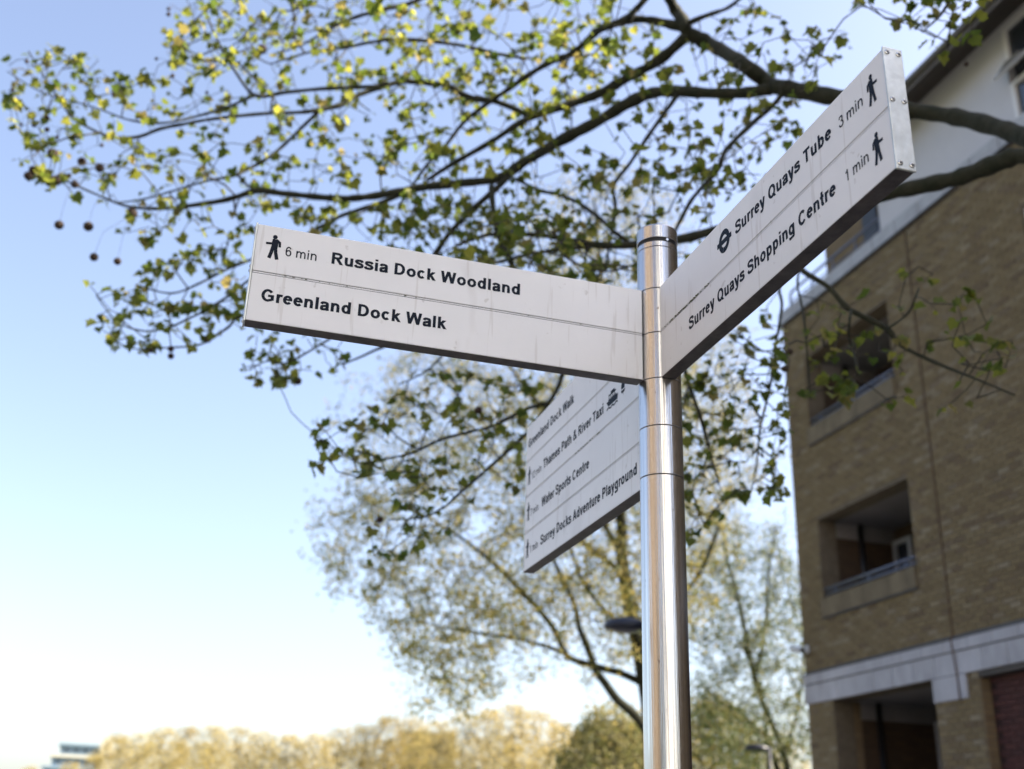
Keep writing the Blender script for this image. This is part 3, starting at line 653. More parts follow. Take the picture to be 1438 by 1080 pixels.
def chains(pos, parent, start, base_r, tip_r, pw=.45, fixed=None):
    n = len(pos); cnt = np.zeros(n); kids = [[] for _ in range(n)]
    for i in range(n - 1, -1, -1):
        cnt[i] = max(cnt[i], 1)
        if parent[i] >= 0: cnt[parent[i]] += cnt[i]; kids[parent[i]].append(i)
    r = tip_r * cnt ** pw
    if base_r: r = np.minimum(r, base_r)
    out = []
    stack = []
    for i in range(n):
        if i >= start and (parent[i] < start): stack.append((parent[i], i))
    if start == 0: stack = [(0, k) for k in kids[0]]
    while stack:
        p, c = stack.pop(); ch = [p, c]
        while kids[c]:
            ks = sorted(kids[c], key=lambda q: -cnt[q])
            for q in ks[1:]: stack.append((c, q))
            c = ks[0]; ch.append(c)
        out.append((ch, [float(min(r[q], r[ch[1]])) for q in ch]))
    return out
def leaf_mesh(n=0):
    # five-lobed plane leaf, tip along +y, about 1 across, folded along the midrib
    o = [(0, 0), (-.24, -.10), (-.50, .08), (-.40, .24), (-.48, .50), (-.24, .58), (0, .90), (.24, .58), (.48, .50), (.40, .24), (.50, .08), (.24, -.10)]
    v = [(0, .25, 0)] + [(x, y, abs(x) * .28 - (.10 if y > .8 else 0) + (.05 if abs(x) > .4 else 0)) for x, y in o]
    return v, [(0, i, i % 12 + 1) for i in range(1, 13)]
LV, LF = leaf_mesh(); LVn = np.array(LV)
def rot_rand(rng, droop=.6):
    a = rng.uniform(0, 2 * math.pi); tip = Vector((math.cos(a), math.sin(a), -rng.uniform(0, 1.2) * droop)).normalized()
    nrm = Vector((rng.gauss(0, .55), rng.gauss(0, .55), 1)); x = tip.cross(nrm).normalized(); z = x.cross(tip)
    return Matrix((x, tip, z)).transposed()

# --- the near plane tree: limbs traced along their real run, metres given by the distance D
BR = [
 # name, D at start, D at end, [(x,y,r)...]
 (5.75, 6.6, [(1585, 262, 24), (1510, 222, 20), (1438, 192, 18), (1400, 179, 17.5), (1350, 166, 16), (1300, 158, 15), (1250, 152, 14.5), (1200, 141, 14.5), (1150, 133, 15), (1085, 121, 16)]),
 (6.6, 6.9, [(1085, 121, 15), (1050, 95, 12.5), (1015, 72, 12), (985, 56, 11.5), (965, 46, 10)]),
 (6.9, 6.6, [(965, 46, 9.5), (958, 28, 9), (945, 8, 8.5), (935, -20, 8), (925, -60, 7)]),
 (6.9, 7.6, [(965, 50, 8), (925, 85, 7.5), (880, 110, 7), (840, 132, 6.5), (790, 150, 5.5), (740, 167, 5), (690, 199, 4), (634, 231, 3.6), (600, 253, 3)]),
 (6.6, 7.7, [(1085, 124, 9), (1050, 130, 8), (1000, 131, 8), (950, 128, 8), (915, 131, 8.5), (880, 146, 8.5), (840, 170, 8), (790, 196, 8), (740, 225, 7.5), (700, 250, 6.5), (650, 257, 6), (600, 262, 6), (560, 269, 5.5), (520, 276, 5), (480, 279, 5), (440, 276, 4.5), (400, 272, 4.5), (360, 268, 4.2), (320, 280, 3.8), (273, 288, 3.2), (227, 293, 2.5), (180, 290, 2), (140, 275, 1.6), (95, 255, 1.3)]),
 (7.2, 6.9, [(735, 228, 5), (700, 262, 4.5), (660, 298, 4.2), (622, 340, 4), (590, 400, 3.5), (560, 470, 3), (520, 495, 2), (480, 512, 1.6)]),
 (7.4, 7.3, [(600, 258, 4), (560, 275, 3.6), (513, 292, 3.2), (475, 305, 2.8), (430, 330, 2.4), (390, 350, 2), (319, 378, 2), (280, 398, 1.8), (240, 412, 1.4), (190, 400, 1.2)]),
 (7.3, 7.6, [(745, 163, 4.5), (700, 144, 4.5), (660, 137, 4.4), (627, 120, 4.2), (600, 117, 4), (565, 115, 4), (533, 123, 4), (500, 135, 3.8), (480, 147, 3.8), (450, 154, 3.6), (420, 158, 2.6), (367, 160, 2.6), (300, 167, 2.4), (260, 174, 2.6), (225, 181, 2.6), (195, 192, 2.6), (160, 193, 2), (130, 182, 1.8), (100, 163, 1.6), (70, 120, 1.2), (40, 72, 1)]),
 (7.5, 7.8, [(448, 156, 3), (423, 180, 2.6), (383, 217, 2.4), (333, 245, 2.6), (290, 254, 1.8), (247, 267, 1.6), (200, 280, 1.3), (160, 285, 1.1)]),
 (7.5, 7.6, [(333, 245, 2.2), (350, 262, 2), (368, 269, 2)]),
 (7.4, 7.7, [(545, 117, 3), (517, 122, 2.8), (450, 125, 2.8), (400, 130, 2.8), (358, 134, 2.6), (330, 100, 2), (317, 78, 2), (300, 45, 1.6), (285, 5, 1.4), (275, -25, 1)]),
 (7.6, 7.8, [(358, 134, 2), (320, 150, 1.9), (270, 165, 1.9), (225, 173, 1.7), (180, 168, 1.4), (130, 150, 1), (60, 130, .9), (10, 100, .8)]),
 (6.9, 7.4, [(962, 40, 7), (927, 31, 6), (894, 27, 5.5), (867, 33, 5.5), (840, 43, 5.5), (824, 58, 5), (800, 77, 4.8), (773, 87, 4.4), (740, 107, 4), (707, 130, 3.6), (673, 154, 3.2), (650, 173, 3), (627, 203, 2.6), (597, 235, 2.3), (560, 290, 1.6)]),
 (6.6, 7.0, [(915, -15, 5), (900, 6, 4.6), (880, 24, 4.2), (853, 36, 4)]),
 (6.8, 6.7, [(966, 32, 4), (994, 21, 3.5), (1024, 10, 3), (1050, -12, 2.4)]),
 (7.3, 7.9, [(740, 82, 2.4), (700, 76, 2.6), (653, 65, 2.6), (620, 60, 2.8), (560, 55, 2.6), (517, 60, 2.4), (480, 68, 2), (440, 72, 1.6), (380, 90, 1.2)]),
 (7.0, 7.8, [(620, -25, 3.5), (583, 2, 3.4), (540, 13, 3.2), (500, 24, 2.8), (467, 38, 2.2), (430, 60, 1.6), (390, 75, 1.2)]),
 (6.8, 6.5, [(953, 129, 4), (945, 142, 3.6), (927, 167, 3.2), (904, 200, 3), (884, 230, 2.8), (862, 260, 2.8), (864, 290, 2.6), (858, 330, 2.2), (850, 380, 1.8)]),
 (6.5, 6.2, [(1100, 122, 4.6), (1092, 141, 4), (1057, 173, 3.8), (1020, 210, 3.8), (1007, 240, 3.4), (974, 277, 3.2), (957, 307, 3), (945, 330, 2.8)]),
 (7.2, 6.9, [(720, 250, 2), (760, 268, 2.6), (780, 272, 2.8), (810, 284, 3), (840, 305, 3.2), (862, 325, 3.2), (885, 342, 3.4)]),
 (5.75, 6.6, [(1585, 262, 22), (1510, 230, 19), (1438, 219, 17), (1400, 229, 16.5), (1350, 248, 16), (1300, 260, 14), (1250, 271, 12.5), (1180, 286, 11), (1100, 303, 9.5), (1040, 316, 8), (1000, 325, 7), (955, 336, 6.5), (887, 344, 5.5), (840, 344, 5), (787, 335, 4), (757, 330, 3.6), (690, 329, 3), (640, 345, 2.2)]),
 (6.5, 6.8, [(840, 345, 3.4), (790, 350, 3), (740, 358, 2.8), (690, 370, 2.4), (640, 372, 1.8)]),
 (6.3, 5.9, [(1210, 282, 6), (1165, 315, 5.5), (1128, 355, 5), (1124, 377, 4.4), (1163, 403, 4), (1187, 430, 4.2), (1207, 442, 4.4), (1245, 462, 4), (1265, 485, 3.2), (1320, 512, 2.6), (1370, 532, 1.9), (1425, 555, 1.4)]),
 (6.3, 6.2, [(1124, 372, 2), (1120, 400, 1.8), (1128, 440, 1.7), (1133, 490, 1.3), (1138, 560, 1)]),
 (6.3, 6.4, [(1130, 355, 2.4), (1096, 400, 2.2), (1098, 430, 2.2), (1090, 480, 2), (1082, 540, 1.8), (1068, 600, 1.6), (1062, 655, 1.1), (1055, 690, .9)]),
 (6.0, 6.0, [(1195, 436, 2.2), (1192, 470, 1.8), (1200, 500, 1.4), (1205, 530, 1)]),
 (5.9, 5.9, [(1245, 462, 2), (1275, 440, 1.6), (1290, 405, 1.2)]),
 (6.7, 6.6, [(905, 344, 4), (930, 400, 4), (950, 480, 3.8), (968, 540, 3.4), (985, 590, 2.8), (998, 640, 2), (1010, 680, 1.2)]),
 (7.0, 6.4, [(690, 262, 4.6), (700, 330, 4.4), (745, 420, 4.2), (790, 500, 3.6), (775, 560, 3), (740, 574, 2.8), (692, 598, 2.6), (661, 606, 2.4), (617, 618, 2.2), (589, 632, 2), (569, 639, 1.7), (536, 645, 1.5), (504, 650, 1.2), (468, 628, .9), (445, 612, .8)]),
 (6.5, 6.6, [(775, 560, 2.6), (740, 608, 2.4), (700, 645, 2.4), (668, 673, 2.2), (637, 700, 1.9), (625, 711, 1.7), (593, 727, 1.3), (545, 730, 1)]),
 (7.2, 7.3, [(475, 305, 2.4), (420, 350, 2.2), (352, 392, 2), (322, 415, 2), (290, 435, 1.9), (266, 447, 1.7), (239, 459, 1.5), (204, 465, 1.3), (165, 452, 1.1), (135, 415, .9)]),
 (7.1, 7.2, [(560, 400, 2.6), (450, 440, 2.2), (345, 443, 2), (320, 460, 1.9), (290, 480, 1.7), (270, 486, 1.4), (240, 488, 1.3), (190, 490, 1), (160, 478, .9)]),
 (7.0, 7.0, [(520, 440, 2), (440, 490, 1.7), (400, 510, 1.4), (375, 507, 1.1), (350, 520, .9)]),
 (6.9, 7.0, [(700, 430, 2.2), (640, 480, 1.8), (600, 520, 1.3), (560, 540, 1)]),
 (5.6, 5.3, [(1560, 60, 8), (1480, 0, 6), (1400, -40, 4.6), (1345, -10, 3), (1320, 22, 2), (1295, 45, 1.2)]),
]
rg = random.Random(11)
tree_base = at(1592, 262, 5.7)
TX, TY, TZ = tree_base
tree = root('plane_tree', 'near plane tree arching over the signpost, with mossy limbs and hanging seed balls', 'tree', (TX, TY, 0))
off3 = np.array([TX, TY, 0])
nodes = []; par = []; brdat2d = []
first = True
mb = MB(); tp = [(0.02 * math.sin(i), .03 * math.cos(i * 1.3), i * TZ / 8) for i in range(9)]
tr = [.34, .29, .27, .26, .25, .25, .24, .25, .24]
up = [(.1, .1, TZ + 1), (.35, -.1, TZ + 2.2), (.3, .3, TZ + 3.6), (.5, .2, TZ + 5.2)]
mb.tube(tp + up, tr + [.19, .15, .11, .06], 18); mb.build('trunk', M['bark'], tree)
for d0, d1, pts in BR:
    pts = [(x, y, r if r < 9 else 9 + (r - 9) * .48) for x, y, r in pts]
    sp = spline(pts, 5); n = len(sp); acc = [0]
    for i in range(1, n): acc.append(acc[-1] + math.hypot(sp[i][0] - sp[i - 1][0], sp[i][1] - sp[i - 1][1]))
    P = []; Rr = []; wob = rg.uniform(0, 9)
    for i, (x, y, r) in enumerate(sp):
        t = acc[i] / acc[-1]; D = d0 + (d1 - d0) * t + .16 * math.sin(t * 7 + wob) * (0 < t) * min(1, t * 4) * min(1, (1 - t) * 4)
        q = at(x, y, D); dep = proj(q)[2]; P.append(q - off3); Rr.append(max(r, .8) * dep / FPX * (1 + .08 * math.sin(i * 1.7 + wob) + .05 * math.sin(i * .63 + wob * 2) + rg.uniform(-.06, .06)) * 0.98)
        brdat2d.append((x, y, D))
    mb = MB(); mb.tube(P, Rr, 12 if max(Rr) > .03 else 7)
    if max(Rr) > .045:                     # knots and burrs on the thick limbs
        for _ in range(7):
            i = rg.randrange(1, len(P) - 1); a = rg.uniform(0, 6.28); r = Rr[i]; c = Vector(P[i]) + Vector((math.cos(a) * .3, math.cos(a + 1) * .3, math.sin(a))) * r * .8
            dirv = (c - Vector(P[i])).normalized(); mb.tube([c - dirv * r * .4, c, c + dirv * r * rg.uniform(.25, .7)], [r * .7, r * .46, r * .12], 8)
    mb.build('branch', M['bark'], tree)
    base = len(nodes)
    for i in range(0, n): nodes.append(P[i]); par.append(len(nodes) - 2 if i else -1)
b2 = np.array(brdat2d)
def inpoly(x, y, poly):
    c = False; j = len(poly) - 1
    for i in range(len(poly)):
        if (poly[i][1] > y) != (poly[j][1] > y) and x < (poly[j][0] - poly[i][0]) * (y - poly[i][1]) / (poly[j][1] - poly[i][1]) + poly[i][0]: c = not c
        j = i
    return c
REG = [
 ([(0, 95), (35, 62), (120, 62), (170, 75), (215, 100), (225, 40), (300, 90), (470, 90), (600, 110), (600, 240), (470, 265), (360, 300), (340, 330), (200, 340), (90, 300), (20, 240), (5, 200)], 430, 75, .45),
 ([(262, 0), (260, -30), (900, -30), (880, 60), (760, 160), (600, 130), (470, 100), (300, 95), (235, 70)], 440, 80, .6),
 ([(600, 110), (760, 150), (900, 30), (1240, -20), (1200, 50), (1150, 110), (1090, 230), (1000, 300), (950, 400), (880, 390), (590, 370), (560, 290), (600, 240)], 470, 95, .6),
 ([(380, 290), (560, 270), (720, 300), (850, 330), (880, 400), (700, 380), (480, 330), (400, 312)], 150, 70, .5),
 ([(125, 400), (165, 380), (240, 350), (330, 330), (350, 360), (350, 440), (330, 470), (260, 492), (160, 488), (120, 430)], 120, 60, .3),
 ([(330, 455), (500, 490), (470, 530), (350, 535)], 34, 60, .3),
 ([(425, 600), (540, 560), (580, 510), (700, 520), (800, 540), (740, 600), (745, 700), (640, 740), (560, 790), (500, 780), (515, 735), (560, 690), (500, 670), (430, 665)], 150, 80, .4),
 ([(955, 530), (1000, 480), (1050, 440), (1095, 440), (1110, 560), (1105, 700), (1030, 700), (965, 760)], 130, 95, .4),
 ([(1105, 440), (1180, 400), (1300, 380), (1380, 420), (1440, 540), (1400, 590), (1230, 580), (1130, 560)], 66, 90, .3),
 ([(1240, -20), (1400, -20), (1330, 60), (1290, 55)], 22, 90, .3),
 ([(1290, 90), (1350, 20), (1400, 0), (1370, 70)], 6, 140, .2),
]
attr = []
for poly, cnt, dmax, dj in REG:
    xs_ = [p[0] for p in poly]; ys_ = [p[1] for p in poly]; k = 0; tries = 0
    while k < cnt and tries < cnt * 60:
        tries += 1; x = rg.uniform(min(xs_), max(xs_)); y = rg.uniform(min(ys_), max(ys_))
        if not inpoly(x, y, poly): continue
        dd = np.hypot(b2[:, 0] - x, b2[:, 1] - y); j = int(np.argmin(dd))
        if dd[j] > dmax: continue
        D = b2[j, 2] + rg.gauss(0, dj); attr.append(at(x, y, max(4.6, D)) - off3); k += 1
for i in range(120):                       # the part of the crown beyond the frame, round the trunk
    a = rg.uniform(0, 6.28); r = rg.uniform(.8, 3.0); q = np.array([.3 + r * math.cos(a), .1 + r * math.sin(a), TZ + rg.uniform(1.2, 6)])
    px, py, dz = proj(q + off3)
    if dz > 0 and -20 < px < PW + 30 and -30 < py < PH: continue
    attr.append(q)
for i, q in enumerate(up + tp[-3:]): nodes.append(np.array(q)); par.append(-1)
nb0 = len(nodes)
pos, parent, tips = grow(nodes, par, attr, rg, jit=.30, seg=.10, sag=-.03)
mb = MB()
for ch, rr in chains(pos, parent, nb0, .010, .0030, .42):
    mb.tube([pos[i] for i in ch], rr, 5, cap=False)
mb.build('twigs', M['twig'], tree, kind='stuff')
leaves = []
for t in tips:
    p = pos[t]; q = pos[parent[t]] if parent[t] >= 0 else p; d = Vector(p - q); d = d.normalized() if d.length > 1e-6 else Vector((0, 0, 1))
    for k in range(rg.choice((1, 1, 2, 2, 3, 3, 4, 5))):
        pet = Vector((rg.gauss(0, 1), rg.gauss(0, 1), rg.gauss(-.2, .7))).normalized() * rg.uniform(.015, .05) + d * .02
        s = rg.choice((rg.uniform(.025, .05), rg.uniform(.042, .07), rg.uniform(.05, .08), rg.uniform(.06, .10)))
        leaves.append((Vector(p) + pet, rot_rand(rg, .9), s, Vector(p)))
extra_n = 0
for i in range(nb0, len(pos), 3):           # leaves along the twigs
    if rg.random() < .24:
        p = pos[i]; pet = Vector((rg.gauss(0, 1), rg.gauss(0, 1), rg.gauss(-.3, .6))).normalized() * rg.uniform(.02, .05)
        leaves.append((Vector(p) + pet, rot_rand(rg, .9), rg.uniform(.02, .06), Vector(p)))
def lsize(L_):
    px, py, dz = proj(np.array(L_[0]) + off3)
    return L_[2] / dz if (dz > 0 and 0 < px < PW and 0 < py < PH) else 0
leaves.sort(key=lambda q: -lsize(q))
lm = MB(); lm.add(LV, LF, True); lme = lm.mesh('leaf', M['leaf'])
for p, R_, s, b in leaves[:300]:
    o = link('leaf', lme, tree); o.matrix_local = Matrix.Translation(p) @ R_.to_4x4() @ Matrix.Scale(s, 4)
V = []; Fc = []
for p, R_, s, b in leaves[300:]:
    n0 = len(V); Rm = np.array(R_); V += [tuple(q) for q in (LVn * s) @ Rm.T + np.array(p)]; Fc += [tuple(i + n0 for i in f) for f in LF]
mb = MB(); mb.v = V; mb.f = Fc; mb.sm = [True] * len(Fc); mb.build('foliage', M['leaf'], tree, kind='stuff')
mb = MB()
for p, R_, s, b in leaves: mb.tube([b, (Vector(b) + Vector(p)) / 2 + Vector((0, 0, .004)), p], .0009, 3, cap=False)
mb.build('leaf_stalks', M['twig'], tree, kind='stuff')
print('leaves', len(leaves), 'nodes', len(pos))
# seed balls on their threads
balls = [(74, 216, 6.6), (115, 227, 5.4), (140, 236, 5.5), (40, 247, 5.5), (47, 239, 5.5), (60, 247, 5.5), (70, 256, 5.8), (80, 254, 5.8), (105, 259, 4.8), (83, 316, 5.6), (132, 361, 5.2), (240, 490, 4), (240, 500, 4), (165, 367, 4.6), (672, 576, 5), (533, 730, 4.5), (292, 477, 4), (418, 535, 5), (66, 182, 3.2), (66, 165, 3), (124, 318, 6), (185, 300, 7), (368, 69, 6), (1109, 494, 4), (1102, 518, 4), (212, 493, 2.6), (1357, 90, 3)]
for x, y in ((150, 345), (280, 480), (70, 505), (83, 558), (119, 698), (190, 703), (262, 662), (320, 770), (945, 50), (945, 80), (877, 330), (968, 425), (1115, 315), (1340, 75), (570, 815), (765, 843), (388, 985), (635, 535), (1050, 460), (1160, 520)):
    balls.append((x / 3.994, y / 3.994, rg.uniform(2.0, 2.8)))
for x, y, r in balls:
    dd = np.hypot(b2[:, 0] - x, (b2[:, 1] - y) * .7); D = b2[int(np.argmin(dd)), 2] - .02 if x < 1000 else 5.9
    q = at(x, y, D) - off3; R_ = 1.15 * r * proj(q + off3)[2] / FPX
    n_, m_ = 12, 8; mb = MB(); prof = [(max(.0005, R_ * math.sin(math.pi * i / m_)) * (1 + .05 * (i % 2)), -R_ * math.cos(math.pi * i / m_)) for i in range(m_ + 1)]
    mb.lathe(prof, n_, q)
    if r > 1.9:
        dpos = pos - q; dn = np.einsum('ij,ij->i', dpos * np.array([1, 1, .45]), dpos * np.array([1, 1, .45])) + (dpos[:, 2] < R_) * 99; top = pos[int(np.argmin(dn))]
        mid = (np.array(top) + q) / 2 + np.array([(q[0] - top[0]) * .35, (q[1] - top[1]) * .35, .01])
        if np.linalg.norm(top - q) < (1.2 if r > 3.5 else .6): mb.tube([top, mid, q + np.array([0, 0, R_ * .9])], .0011, 4, cap=False)
    mb.build('seed_ball', M['ball'], tree)

# --- trees further off: traced limbs plus a crown grown toward points inside its outline
def clump(V, Fc, p, s, rng, n, spread=None):
    spread = spread or s * 2.2
    for _ in range(n):
        c = np.array(p) + np.array([rng.gauss(0, 1), rng.gauss(0, 1), rng.gauss(0, .8)]) * spread
        a = Vector((rng.gauss(0, 1), rng.gauss(0, 1), rng.gauss(0, 1))).normalized(); b = a.orthogonal().normalized(); l = s * rng.uniform(.5, 1.1)
        n0 = len(V); a *= l; b = b * l * .7; cc = Vector(c)
        V += [tuple(cc - a), tuple(cc - b * .8 + a * .1), tuple(cc + a), tuple(cc + b * .8 - a * .1)]; Fc += [(n0, n0 + 1, n0 + 2, n0 + 3)]
def traced_tree(name, label, base_px, D, trunkpts, limbs, poly, depth_half, nattr, leaf_s, per, leafm, seed, barkm, dens=None, group=None, tip=.006):
    rng = random.Random(seed); bx, by, _ = at(base_px, 1150, D); t = root(name, label, 'tree', (bx, by, 0), 0, group); off = np.array([bx, by, 0])
    nodes = []; par = []
    def addp(pts, d0, d1, nm):
        sp = spline(pts, 4); P = []; Rr = []; n = len(sp)
        for i, (x, y, r) in enumerate(sp):
            q = at(x, y, d0 + (d1 - d0) * i / (n - 1)); P.append(q - off); Rr.append(r * proj(q)[2] / FPX)
        if nm == 'trunk': P = [np.array([0, 0, -.05])] + P; Rr = [Rr[0] * 1.35] + Rr
        mb_ = MB(); mb_.tube(P, Rr, 9); mb_.build(nm, barkm, t)
        for i in range(len(P)): nodes.append(P[i]); par.append(len(nodes) - 2 if i else -1)
    addp(trunkpts, D, D, 'trunk')
    for d0, d1, pts in limbs: addp(pts, d0, d1, 'branch')
    att = []; xs_ = [p[0] for p in poly]; ys_ = [p[1] for p in poly]; cx_ = sum(xs_) / len(xs_); hw = (max(xs_) - min(xs_)) / 2
    while len(att) < nattr:
        x = rng.uniform(min(xs_), max(xs_)); y = rng.uniform(min(ys_), max(ys_))
        if not inpoly(x, y, poly): continue
        if dens and rng.random() > dens(x, y): continue
        x += rng.gauss(0, 16); y += rng.gauss(0, 14)
        w_ = math.sqrt(max(.08, 1 - ((x - cx_) / hw) ** 2)); att.append(at(x, y, D + rng.uniform(-1, 1) * depth_half * w_) - off)
    nb_ = len(nodes); pos, parent, tips = grow(nodes, par, att, rng, .25, .45, 0)
    mb_ = MB()
    for ch, rr in chains(pos, parent, nb_, .08, tip, .42): mb_.tube([pos[i] for i in ch], rr, 4, cap=False)
    mb_.build('twigs', barkm, t, kind='stuff')
    V = []; Fc = []
    for q in tips: clump(V, Fc, pos[q], leaf_s, rng, rng.randint(per // 3, per), .15)
    mb_ = MB(); mb_.v = V; mb_.f = Fc; mb_.sm = [False] * len(Fc); mb_.build('crown', leafm, t, kind='stuff')
    return t
traced_tree('lime_tree', 'tall tree with pale yellow blossom and dark spreading limbs directly behind the steel post', 925, 24,
  [(925, 1230, 13), (918, 1100, 12), (912, 1000, 11.5), (900, 925, 11), (888, 865, 10.5), (880, 825, 10), (873, 780, 9), (873, 740, 8), (868, 680, 7), (872, 600, 6), (868, 520, 5), (850, 430, 4), (840, 350, 3), (835, 280, 2)],
  [(24, 22.5, [(916, 1040, 7), (902, 1018, 7), (887, 1000, 7), (867, 983, 6.5), (850, 960, 6), (837, 942, 5.5), (827, 915, 5), (813, 880, 4), (807, 850, 4), (790, 813, 3.5), (775, 780, 3), (760, 740, 2.5), (740, 690, 2)]),
   (24, 23, [(908, 962, 6), (873, 946, 5), (840, 937, 5), (807, 927, 4.5), (793, 917, 4.5), (780, 887, 4.2), (760, 860, 4), (743, 842, 3.8), (712, 810, 3.4), (680, 780, 2.8), (640, 750, 2.2), (590, 720, 1.6)]),
   (24, 25, [(882, 830, 5), (863, 797, 4.2), (840, 780, 3.8), (817, 760, 3.2), (780, 720, 2.6), (740, 640, 2)]),
   (24, 23, [(886, 870, 4.5), (862, 868, 3.5), (835, 840, 3.2), (817, 813, 3), (807, 787, 2.6), (790, 740, 2)]),
   (24, 25.5, [(878, 790, 5), (840, 720, 4), (800, 640, 3.4), (750, 560, 2.8), (690, 480, 2)]),
   (24, 25, [(872, 640, 4), (920, 560, 3.4), (960, 480, 2.6), (985, 400, 1.8)]),
   (24, 22, [(895, 905, 4.5), (940, 860, 3.6), (985, 800, 3), (1010, 740, 2)]),
   (24, 23, [(793, 917, 3), (740, 900, 2.6), (680, 890, 2.2), (620, 880, 1.6)])],
  [(440, 805), (452, 720), (475, 640), (488, 570), (520, 520), (590, 490), (650, 420), (700, 320), (770, 270), (870, 240), (960, 300), (1000, 400), (1045, 540), (1060, 660), (1020, 750), (990, 880), (920, 930), (820, 945), (720, 960), (650, 990), (590, 970), (560, 920), (520, 870)],
  3.6, 2500, .056, 42, M['leaf2'], 21, M['bark'], dens=lambda x, y: min(1, .30 + (x - 440) / 500) * (1 if y > 480 else .55) * (.25 if (y > 880 and x > 720) else 1))
traced_tree('young_tree', 'slim green tree between the steel post and the brick building', 1112, 27,
  [(1125, 1200, 6), (1104, 1070, 5), (1085, 1020, 4.5), (1070, 984, 4.2), (1056, 936, 3.8), (1044, 873, 3.2), (1034, 830, 2.8), (1020, 780, 2.2), (1012, 740, 1.6)],
  [(27, 27.5, [(1122, 1180, 4.5), (1092, 1080, 4), (1078, 1040, 3.6), (1074, 1000, 3.2), (1062, 950, 2.6), (1040, 900, 2)]),
   (27, 26, [(1060, 950, 2.6), (1075, 880, 2.2), (1080, 800, 1.8), (1090, 740, 1.2)]),
   (27, 28, [(1100, 1060, 3), (1050, 1010, 2.6), (1010, 985, 2.2), (985, 960, 1.6)]),
   (27, 28, [(1100, 1060, 2.6), (1122, 990, 2), (1128, 900, 1.6), (1122, 830, 1.2)])],
  [(985, 760), (1015, 720), (1060, 730), (1112, 770), (1140, 800), (1150, 1085), (1000, 1085), (975, 1000), (965, 880), (970, 800)],
  1.9, 800, .056, 34, M['leaf3'], 33, M['bark'])

# --- the far line of golden trees
def far_tree_meshes(seed, hgt, wid, leafm, full):
    rng = random.Random(seed); nodes = [(0, 0, hgt * i / 14) for i in range(12)]; par = [i - 1 for i in range(12)]; att = []
    while len(att) < 520:
        z = rng.uniform(.16, 1); r = wid / 2 * max(.12, math.sin(math.pi * min(1, (z - .05) ** 1.15))) ** .7 * math.sqrt(rng.random()); a = rng.uniform(0, 6.28)
        att.append((r * math.cos(a), r * math.sin(a), z * hgt))
    pos, parent, tips = grow(nodes, par, att, rng, .15, 1.2, .05)
    mb_ = MB(); mb_.tube([(0, 0, hgt * i / 12) for i in range(11)], [.34 * (1 - i / 11.5) for i in range(11)], 6)
    tm = mb_.mesh('trunk', M['bark2']); mb_ = MB()
    for ch, rr in chains(pos, parent, 12, .16, .035, .4): mb_.tube([pos[i] for i in ch], rr, 3, cap=False)
    tw = mb_.mesh('twigs', M['bark2']); V = []; Fc = []
    for q in tips: clump(V, Fc, pos[q], .19 * full, rng, 15, .46)
    for q in range(12, len(pos), 4): clump(V, Fc, pos[q], .15 * full, rng, 3, .4)
    mb_ = MB(); mb_.v = V; mb_.f = Fc; mb_.sm = [False] * len(Fc); return tm, tw, mb_.mesh('crown', leafm)
FT = [far_tree_meshes(50 + i, 20, (9, 12, 10.5, 8)[i], M['gold'], .72) for i in range(4)] + [far_tree_meshes(60 + i, 12, 9, M['gold2'], 1.15) for i in range(2)]
def far_tree(x, ytop, D, v, label, group, kind='poplar_tree', wide=1.0):
    bx, by, _ = at(x, 1150, D); ztop = at(x, ytop, D)[2]; h0 = 20 if v < 4 else 12
    t = root(kind, label, 'tree', (bx, by, 0), rg.uniform(0, 6.28), group); s = ztop / h0 * 1.05; t.scale = (s * wide, s * wide, s)
    for nm, me in zip(('trunk', 'twigs', 'crown'), FT[v]):
        o = link(nm, me, t, kind='stuff' if nm != 'trunk' else None)
line = [(-20, 1086), (30, 1082), (88, 1076), (120, 1066), (150, 1040), (182, 1036), (215, 1028), (250, 1027), (285, 1027), (322, 1028), (358, 1033), (395, 1040), (432, 1040), (468, 1030), (502, 1024), (536, 1018), (572, 1020), (608, 1022), (645, 1012), (682, 1004), (718, 1002), (752, 1008), (786, 1022), (815, 1034), (980, 1030), (1100, 1040)]
def far_label(i, x):
    if i == 0: return 'golden budding tree at the left end of the far row, by the left edge'
    if x < 150: return ('golden tree in front of the left side of the stepped tower', 'golden tree in front of the stepped tower', 'golden tree right under the cream end wall of the stepped tower')[min(2, i - 1)]
    if x == 608: return 'golden tree standing in front of the far square yellow brick block'
    if x == 572: return 'golden tree just left of the middle of the far yellow brick block'
    if x == 718: return 'highest crown in the far golden row, below the lowest arm of the signpost'
    if x == 786 or x == 815: return ('golden tree left of the bushy yellow-green tree', 'golden tree touching the left side of the bushy yellow-green tree')[x == 815]
    if x == 980: return 'far golden tree just right of the steel post, behind the bushy one'
    if x == 1100: return 'far golden tree behind the slim green tree and beside the brick building'
    n = ('first', 'second', 'third', 'fourth', 'fifth', 'sixth', 'seventh', 'eighth', 'ninth', 'tenth', 'eleventh', 'twelfth')
    if x < 560: return n[i - 4] + ' golden tree to the right of the stepped tower in the far row'
    return {645: 'golden tree right beside the far square brick block, on its right', 682: 'golden tree just left of the highest crown in the far row', 752: 'golden tree just right of the highest crown in the far row'}[x]
for i, (x, y) in enumerate(line):
    far_tree(x, y + rg.uniform(-3, 3), 135 + rg.uniform(-9, 9), i % 4, far_label(i, x), 'golden trees in the far row')
for i, x in enumerate(range(150, 860, 44)):
    far_tree(x, 1050 + rg.uniform(-6, 6), 165 + rg.uniform(-8, 8), (i + 1) % 4, 'bare golden tree standing in the rear row, mostly hidden behind the front row', 'second row of golden trees')
far_tree(862, 1008, 62, 4, 'bushy yellow-green tree just left of the steel post at the bottom edge', None, 'bushy_tree')
